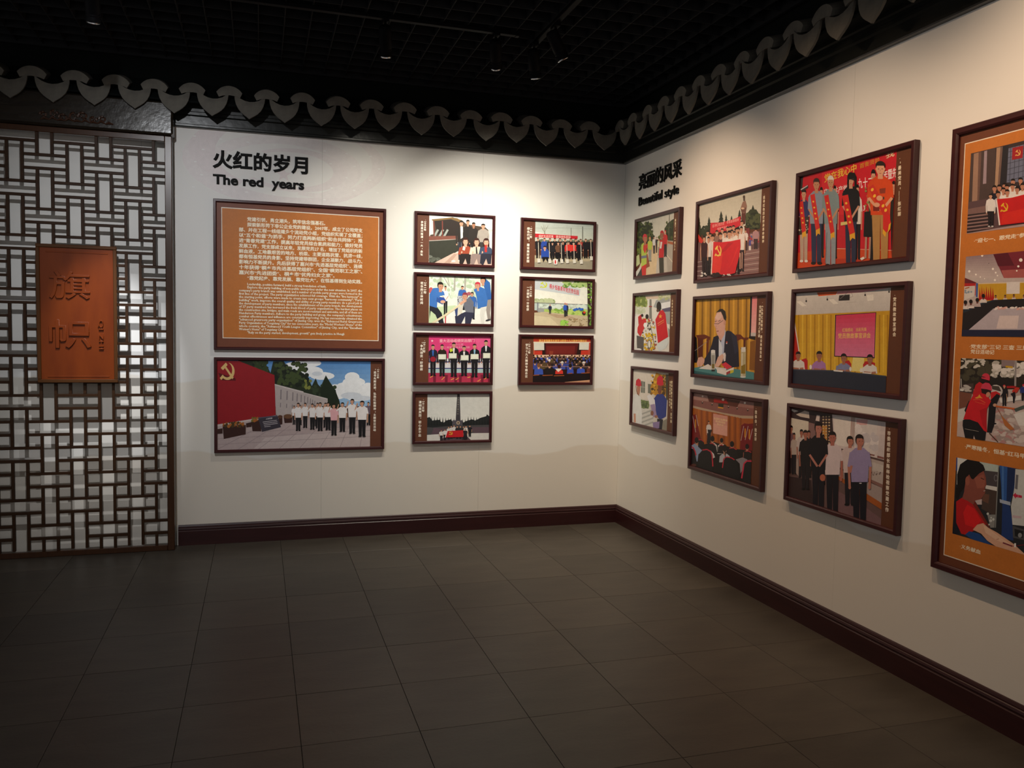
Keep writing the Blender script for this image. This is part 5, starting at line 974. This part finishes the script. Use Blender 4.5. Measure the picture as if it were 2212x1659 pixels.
for x, y in ((850, 785), (968, 782), (1075, 775), (1200, 780), (1320, 780)): s.bust(x, y, 850, 27, 34, 'd0c0c0', skin='8a5a4c')
s.p('242022', 440, 960, 700, 880, 830, 845, 1700, 810, 1700, 950, 820, 950, 700, 1060, 520, 1220, 430, 1260); s.p('26303c', 450, 950, 700, 878, 830, 843, 840, 856, 700, 895, 450, 1010)
for x, y in ((478, 850), (545, 840), (625, 820), (700, 770)): s.bust(x, y, y + 110, 44, 56, 'b8a8a8' if x % 2 else 'd8d0cc', skin='6a3a34', face='b')
s.p('e6e0dc', 510, 930, 590, 925, 580, 940, 510, 945); s.p('b8aeb8', 830, 950, 1700, 930, 1700, 1215, 520, 1215); s.p('d8c8c8', 900, 1040, 1140, 1040, 1120, 1200, 860, 1200); s.b('d8a8a0 e6dcd8', 830, 938, 1300, 955, 12, 14, 5, 2); s.p('232640', 425, 1215, 1700, 1215, 1700, 1320, 425, 1300)
s.o = (0, 0, 1); photo((2073.2, 773.4), (2065, 942.6)); s.o = (2000, 740, 6.146)
s.full('b8a8a4'); s.p('2f2a22', 440, 200, 1700, 230, 1700, 620, 440, 620); s.b('3d3a2c 26221c 4a4636', 450, 210, 1150, 480, 40, 44, 3); s.b('cfcac4 b8b4ac e0dcd8', 860, 260, 1300, 440, 26, 26, 4, 1.6); s.b('c8c4bc', 450, 210, 760, 330, 20, 18, 5, 2); s.p('8c7a7c', 990, 220, 1170, 225, 1160, 330, 990, 320); s.p('c8a028', 1045, 305, 1140, 315, 1138, 340, 1045, 330); s.l('9a9494', 26, 1180, 235, 1172, 580); s.r('c8c0bc', 1190, 345, 1230, 415)
s.p('4a3c3a', 440, 560, 620, 540, 620, 680, 430, 690); s.p('7a4c3c', 430, 650, 600, 680, 560, 840, 425, 880); s.b('b8b4b0', 440, 560, 580, 650, 10, 16, 6, 2.2); s.l('a8a4a0', 12, 455, 480, 460, 620); s.p('d8d8d4', 440, 610, 500, 625, 480, 645, 440, 640); s.p('26221f', 830, 490, 1160, 480, 1160, 570, 830, 590); s.p('a81e22', 1060, 575, 1180, 575, 1180, 605, 1060, 605)
s.p('cfccc8', 410, 890, 520, 870, 520, 1080, 405, 1060); s.p('c2b0ac', 405, 1060, 900, 900, 1000, 820, 1700, 760, 1700, 1500, 400, 1280); s.b('b88a8a a89894 d0c4c0', 900, 880, 1300, 1330, 30, 30, 7, 2); s.p('dedcda', 1150, 950, 1700, 820, 1700, 1120, 1220, 1100); s.p('dedcda', 960, 740, 1250, 700, 1250, 760, 980, 800)
s.man(1285, 550, 770, '2a3a80', '1e1c24', 40, hair='c42a48', face='b', sleeve=1); s.p('c2382a', 1130, 640, 1190, 590, 1235, 600, 1200, 660, 1150, 680); s.p('221c22', 1110, 680, 1170, 650, 1180, 720, 1160, 800, 1145, 800, 1140, 720); s.man(1030, 560, 840, '221e22', '1c181c', 40, hair='d03a48', face='r', sleeve=1); s.l('c8a080', 7, 1060, 680, 1065, 800)
s.e('c8c2c0', 920, 640, 90, 80, 20); s.p('c42428', 850, 660, 920, 645, 980, 680, 940, 760, 850, 800); s.p('1c1a1e', 830, 780, 930, 680, 975, 700, 920, 830, 900, 1080, 860, 1200, 800, 1190); s.e('1c1a1e', 900, 1075, 26, 10); s.p('4a423c', 860, 570, 960, 580, 990, 650, 870, 620)
s.p('221c20', 500, 900, 560, 770, 610, 850, 520, 940); s.p('c02228', 610, 680, 650, 560, 700, 520, 760, 560, 760, 640, 620, 760); s.p('2a1c1c', 700, 470, 800, 480, 830, 530, 700, 525); s.e('cf3a50', 785, 455, 52, 48, 10, 14, t0=180, t1=370); s.p('cf3a50', 725, 460, 840, 462, 835, 505, 728, 475)
s.p('1c1a1e', 480, 1030, 560, 1000, 720, 1060, 790, 1180, 775, 1300, 650, 1300, 625, 1230, 610, 1300, 515, 1300, 475, 1100); s.p('ce1f2a', 485, 1020, 560, 800, 620, 690, 720, 665, 800, 690, 855, 780, 800, 880, 795, 1050, 800, 1190, 760, 1170, 680, 1060, 570, 1020); s.p('b81824', 700, 900, 800, 860, 795, 1050, 800, 1180, 740, 1090); s.p('e0a03c', 635, 735, 680, 715, 700, 685, 715, 715, 745, 740, 700, 735, 670, 745); s.l('d8603c', 9, 615, 760, 700, 755, 780, 800); s.l('d8603c', 6, 640, 785, 770, 820)
s.p('2a1a18', 722, 610, 860, 625, 850, 680, 790, 690, 730, 670); s.e('c89078', 815, 690, 28, 36, 20); s.p('d2405a', 720, 600, 735, 555, 780, 530, 830, 540, 860, 580, 868, 640, 800, 620, 722, 610); s.e('c89a80', 905, 830, 26, 22); s.l('c8622c', 22, 920, 845, 1170, 880); s.p('4a5a54', 1160, 880, 1290, 830, 1300, 870, 1180, 920); s.p('b8703c', 985, 960, 1060, 1040, 1165, 1150, 1110, 1165, 1035, 1100); s.l('8a5a3a', 8, 930, 860, 1000, 980); s.l('5a4030', 14, 830, 1200, 945, 1320); s.l('a8a098', 5, 505, 1145, 690, 1180)
s.o = (0, 0, 1); photo((2063.4, 988.2), (2055.8, 1153)); s.o = (2000, 960, 4.609)
s.full('26282c'); s.p('d8dad8', 300, 130, 400, 150, 330, 400, 295, 400); s.p('2a4690', 285, 130, 302, 130, 300, 260, 285, 260); s.p('b4c4be', 520, 170, 720, 210, 705, 275, 570, 260); s.p('4a4448', 570, 260, 705, 275, 695, 420, 580, 410); s.p('d8d8d4', 585, 405, 700, 425, 695, 465, 580, 440); s.p('4a3c36', 575, 440, 695, 465, 680, 720, 540, 640); s.p('6a4a3c', 560, 490, 620, 500, 610, 590, 545, 560); s.l('8a8e8c', 9, 712, 210, 680, 830); s.e('7a7a80', 685, 335, 20, 34); s.e('4a4448', 685, 335, 14, 26)
s.p('c8b8b8', 475, 560, 545, 545, 545, 600, 500, 600); s.p('8a8c8a', 600, 700, 680, 700, 670, 830, 630, 830); s.b('c8ccca', 600, 690, 670, 800, 5, 14, 3)
s.p('2f5aa0', 722, 205, 900, 245, 870, 420, 820, 600, 745, 590, 738, 420); s.p('1f2f58', 800, 225, 900, 245, 860, 450, 815, 600, 790, 600); s.p('233c74', 750, 590, 820, 600, 850, 760, 860, 960, 740, 930); s.p('4a78b8', 745, 215, 765, 220, 762, 560, 748, 560); s.p('a8b4c8', 722, 545, 830, 575, 832, 610, 725, 580)
s.p('c8ccca', 880, 245, 1700, 330, 1700, 900, 850, 800, 835, 620, 870, 430); s.p('6a6a70', 885, 300, 910, 305, 900, 450, 875, 440); s.p('c8284a', 855, 505, 885, 480, 885, 497, 945, 510, 945, 535, 885, 525, 883, 542); s.p('d89098', 905, 505, 910, 505, 908, 535, 903, 535); s.p('c8b0b8', 850, 705, 940, 715, 940, 740, 850, 730); s.p('4a4c50', 850, 810, 1000, 860, 1000, 960, 855, 930); s.p('1f2022', 870, 840, 960, 865, 955, 935, 875, 915); s.e('8a8e90', 925, 905, 20, 24)
s.p('1a1c28', 255, 560, 310, 560, 320, 900, 252, 890); s.p('b81c20', 290, 570, 350, 530, 420, 570, 480, 610, 560, 720, 600, 800, 560, 800, 470, 860, 380, 900, 340, 890, 290, 780); s.p('d81f22', 400, 600, 470, 640, 540, 760, 470, 830, 380, 800, 360, 680); s.p('7a2a20', 430, 560, 480, 575, 600, 780, 630, 840, 580, 790)
s.p('8a4c40', 385, 330, 420, 300, 560, 250, 585, 330, 592, 405, 575, 430, 580, 480, 560, 510, 540, 545, 480, 560, 460, 600, 400, 560, 350, 540, 370, 470); s.p('9c5a4a', 470, 330, 560, 300, 580, 370, 570, 430, 500, 440); s.p('1a1614', 300, 300, 330, 200, 400, 150, 500, 160, 560, 205, 580, 255, 520, 290, 460, 350, 440, 340, 420, 300, 390, 330, 375, 430, 330, 480, 300, 460); s.p('1a1614', 285, 420, 330, 480, 310, 560, 285, 540); s.e('9c5a48', 403, 365, 22, 46); s.l('2a1a16', 7, 535, 335, 570, 350); s.l('6a2c28', 8, 555, 470, 580, 465); s.l('e0d8d0', 5, 562, 466, 580, 462)
s.p('1f4684', 378, 900, 420, 865, 520, 890, 640, 1000, 700, 1040, 480, 970); s.p('d8a88c', 455, 850, 500, 800, 560, 785, 610, 830, 700, 880, 860, 990, 960, 1080, 1100, 1200, 900, 1140, 720, 1040, 600, 960, 540, 890); s.p('e3bca0', 560, 800, 610, 835, 720, 920, 850, 1010, 700, 960, 580, 880); s.l('7a2c38', 14, 755, 980, 850, 1015); s.l('8a1c28', 5, 850, 1015, 975, 1000); s.r('e6e4e0', 868, 985, 886, 1025); s.l('a86a54', 5, 690, 950, 715, 940)
s.o = (0, 0, 1); s.whole()
def line(tx, x, y, em, dx=0):
    (u, v) = s.m(x, y); k = abs(s.m(x + em, y)[0] - u); s.fit(tx, 'f0e4cc', u, u + k * sum(0.5 if c in '· ' else 1 for c in tx), v, k * 0.84, 0.03)
line('·“迎七一、跟党走”参观', 2101, 524.5, 9.9); line('·党支部“三记 三查 三思”', 2091, 752, 9.9); line('党日活动记', 2094, 763, 10.0); line('·严寒隆冬，恒基“红马甲”清雪', 2081, 968, 10.4); line('·义务献血', 2070, 1183, 10.0)
frame(1, 3.274, 2.383, 0.66, 1.832, 0.030, s, 'tall orange panel with four photos in a dark frame', 'pictures on the right wall')

# ---- faint red emblem printed on the left wall, behind the heading
s = Sheet([(0, 0), (1, 0), (1, 1), (0, 1)], 1, 1); s.c = (-9, 9, -9, 9)
def ring(cx, cz, a, b_, wd, t0, t1, col, lim=None):
    n = 40; q = []
    for i in range(n + 1):
        t = math.radians(t0 + (t1 - t0) * i / n); q.append((cx + a * math.cos(t), cz + b_ * math.sin(t)))
    for i in range(n, -1, -1):
        t = math.radians(t0 + (t1 - t0) * i / n); k = 1 - wd * (0.4 + 0.6 * math.sin(math.pi * i / n)); q.append((cx + a * k * math.cos(t), cz + b_ * k * math.sin(t)))
    for lo, hi in ((-3.27, -2.3375), (-2.3345, -1.70)):
        s.c = (lo, hi, 2.2, 2.845); s.loc(q, col)
PK = [(0.738, 0.668, 0.660, 1), (0.750, 0.695, 0.680, 1), (0.764, 0.718, 0.698, 1)]
ring(-2.60, 2.66, 0.66, 0.30, 0.26, 150, 330, PK[1]); ring(-2.58, 2.64, 0.52, 0.22, 0.30, -60, 200, PK[2]); ring(-2.52, 2.62, 0.36, 0.15, 0.28, -150, 130, PK[1]); ring(-2.35, 2.68, 0.46, 0.24, 0.22, -110, 70, PK[2]); ring(-2.72, 2.72, 0.50, 0.24, 0.34, 100, 250, PK[0])
s.c = (-3.27, -2.3375, 2.2, 2.845)
q = []
for i in range(10):
    a = math.pi / 2 + i * math.pi / 5; R = 0.052 if i % 2 == 0 else 0.021; q.append((-2.60 + R * math.cos(a) * 1.1, 2.585 + R * math.sin(a)))
s.loc(q, PK[0])
rnd = random.Random(12)
for i in range(9):
    for j in range(5):
        x = -3.18 + i * 0.17 + 0.05 * (j % 2) + rnd.uniform(-.01, .01); z = 2.80 - j * 0.085 - 0.006 * i
        s.c = (-3.27, -2.3375, 2.2, 2.845) if x < -2.336 else (-2.3345, -1.6, 2.2, 2.845)
        s.loc([(x + 0.011 * math.cos(k * 1.047), z + 0.005 * math.sin(k * 1.047)) for k in range(6)], (0.840, 0.828, 0.800, 1))
me = s.mesh('emblem_print', 0, 0.00005); obj('emblem_print', me, None, wl)
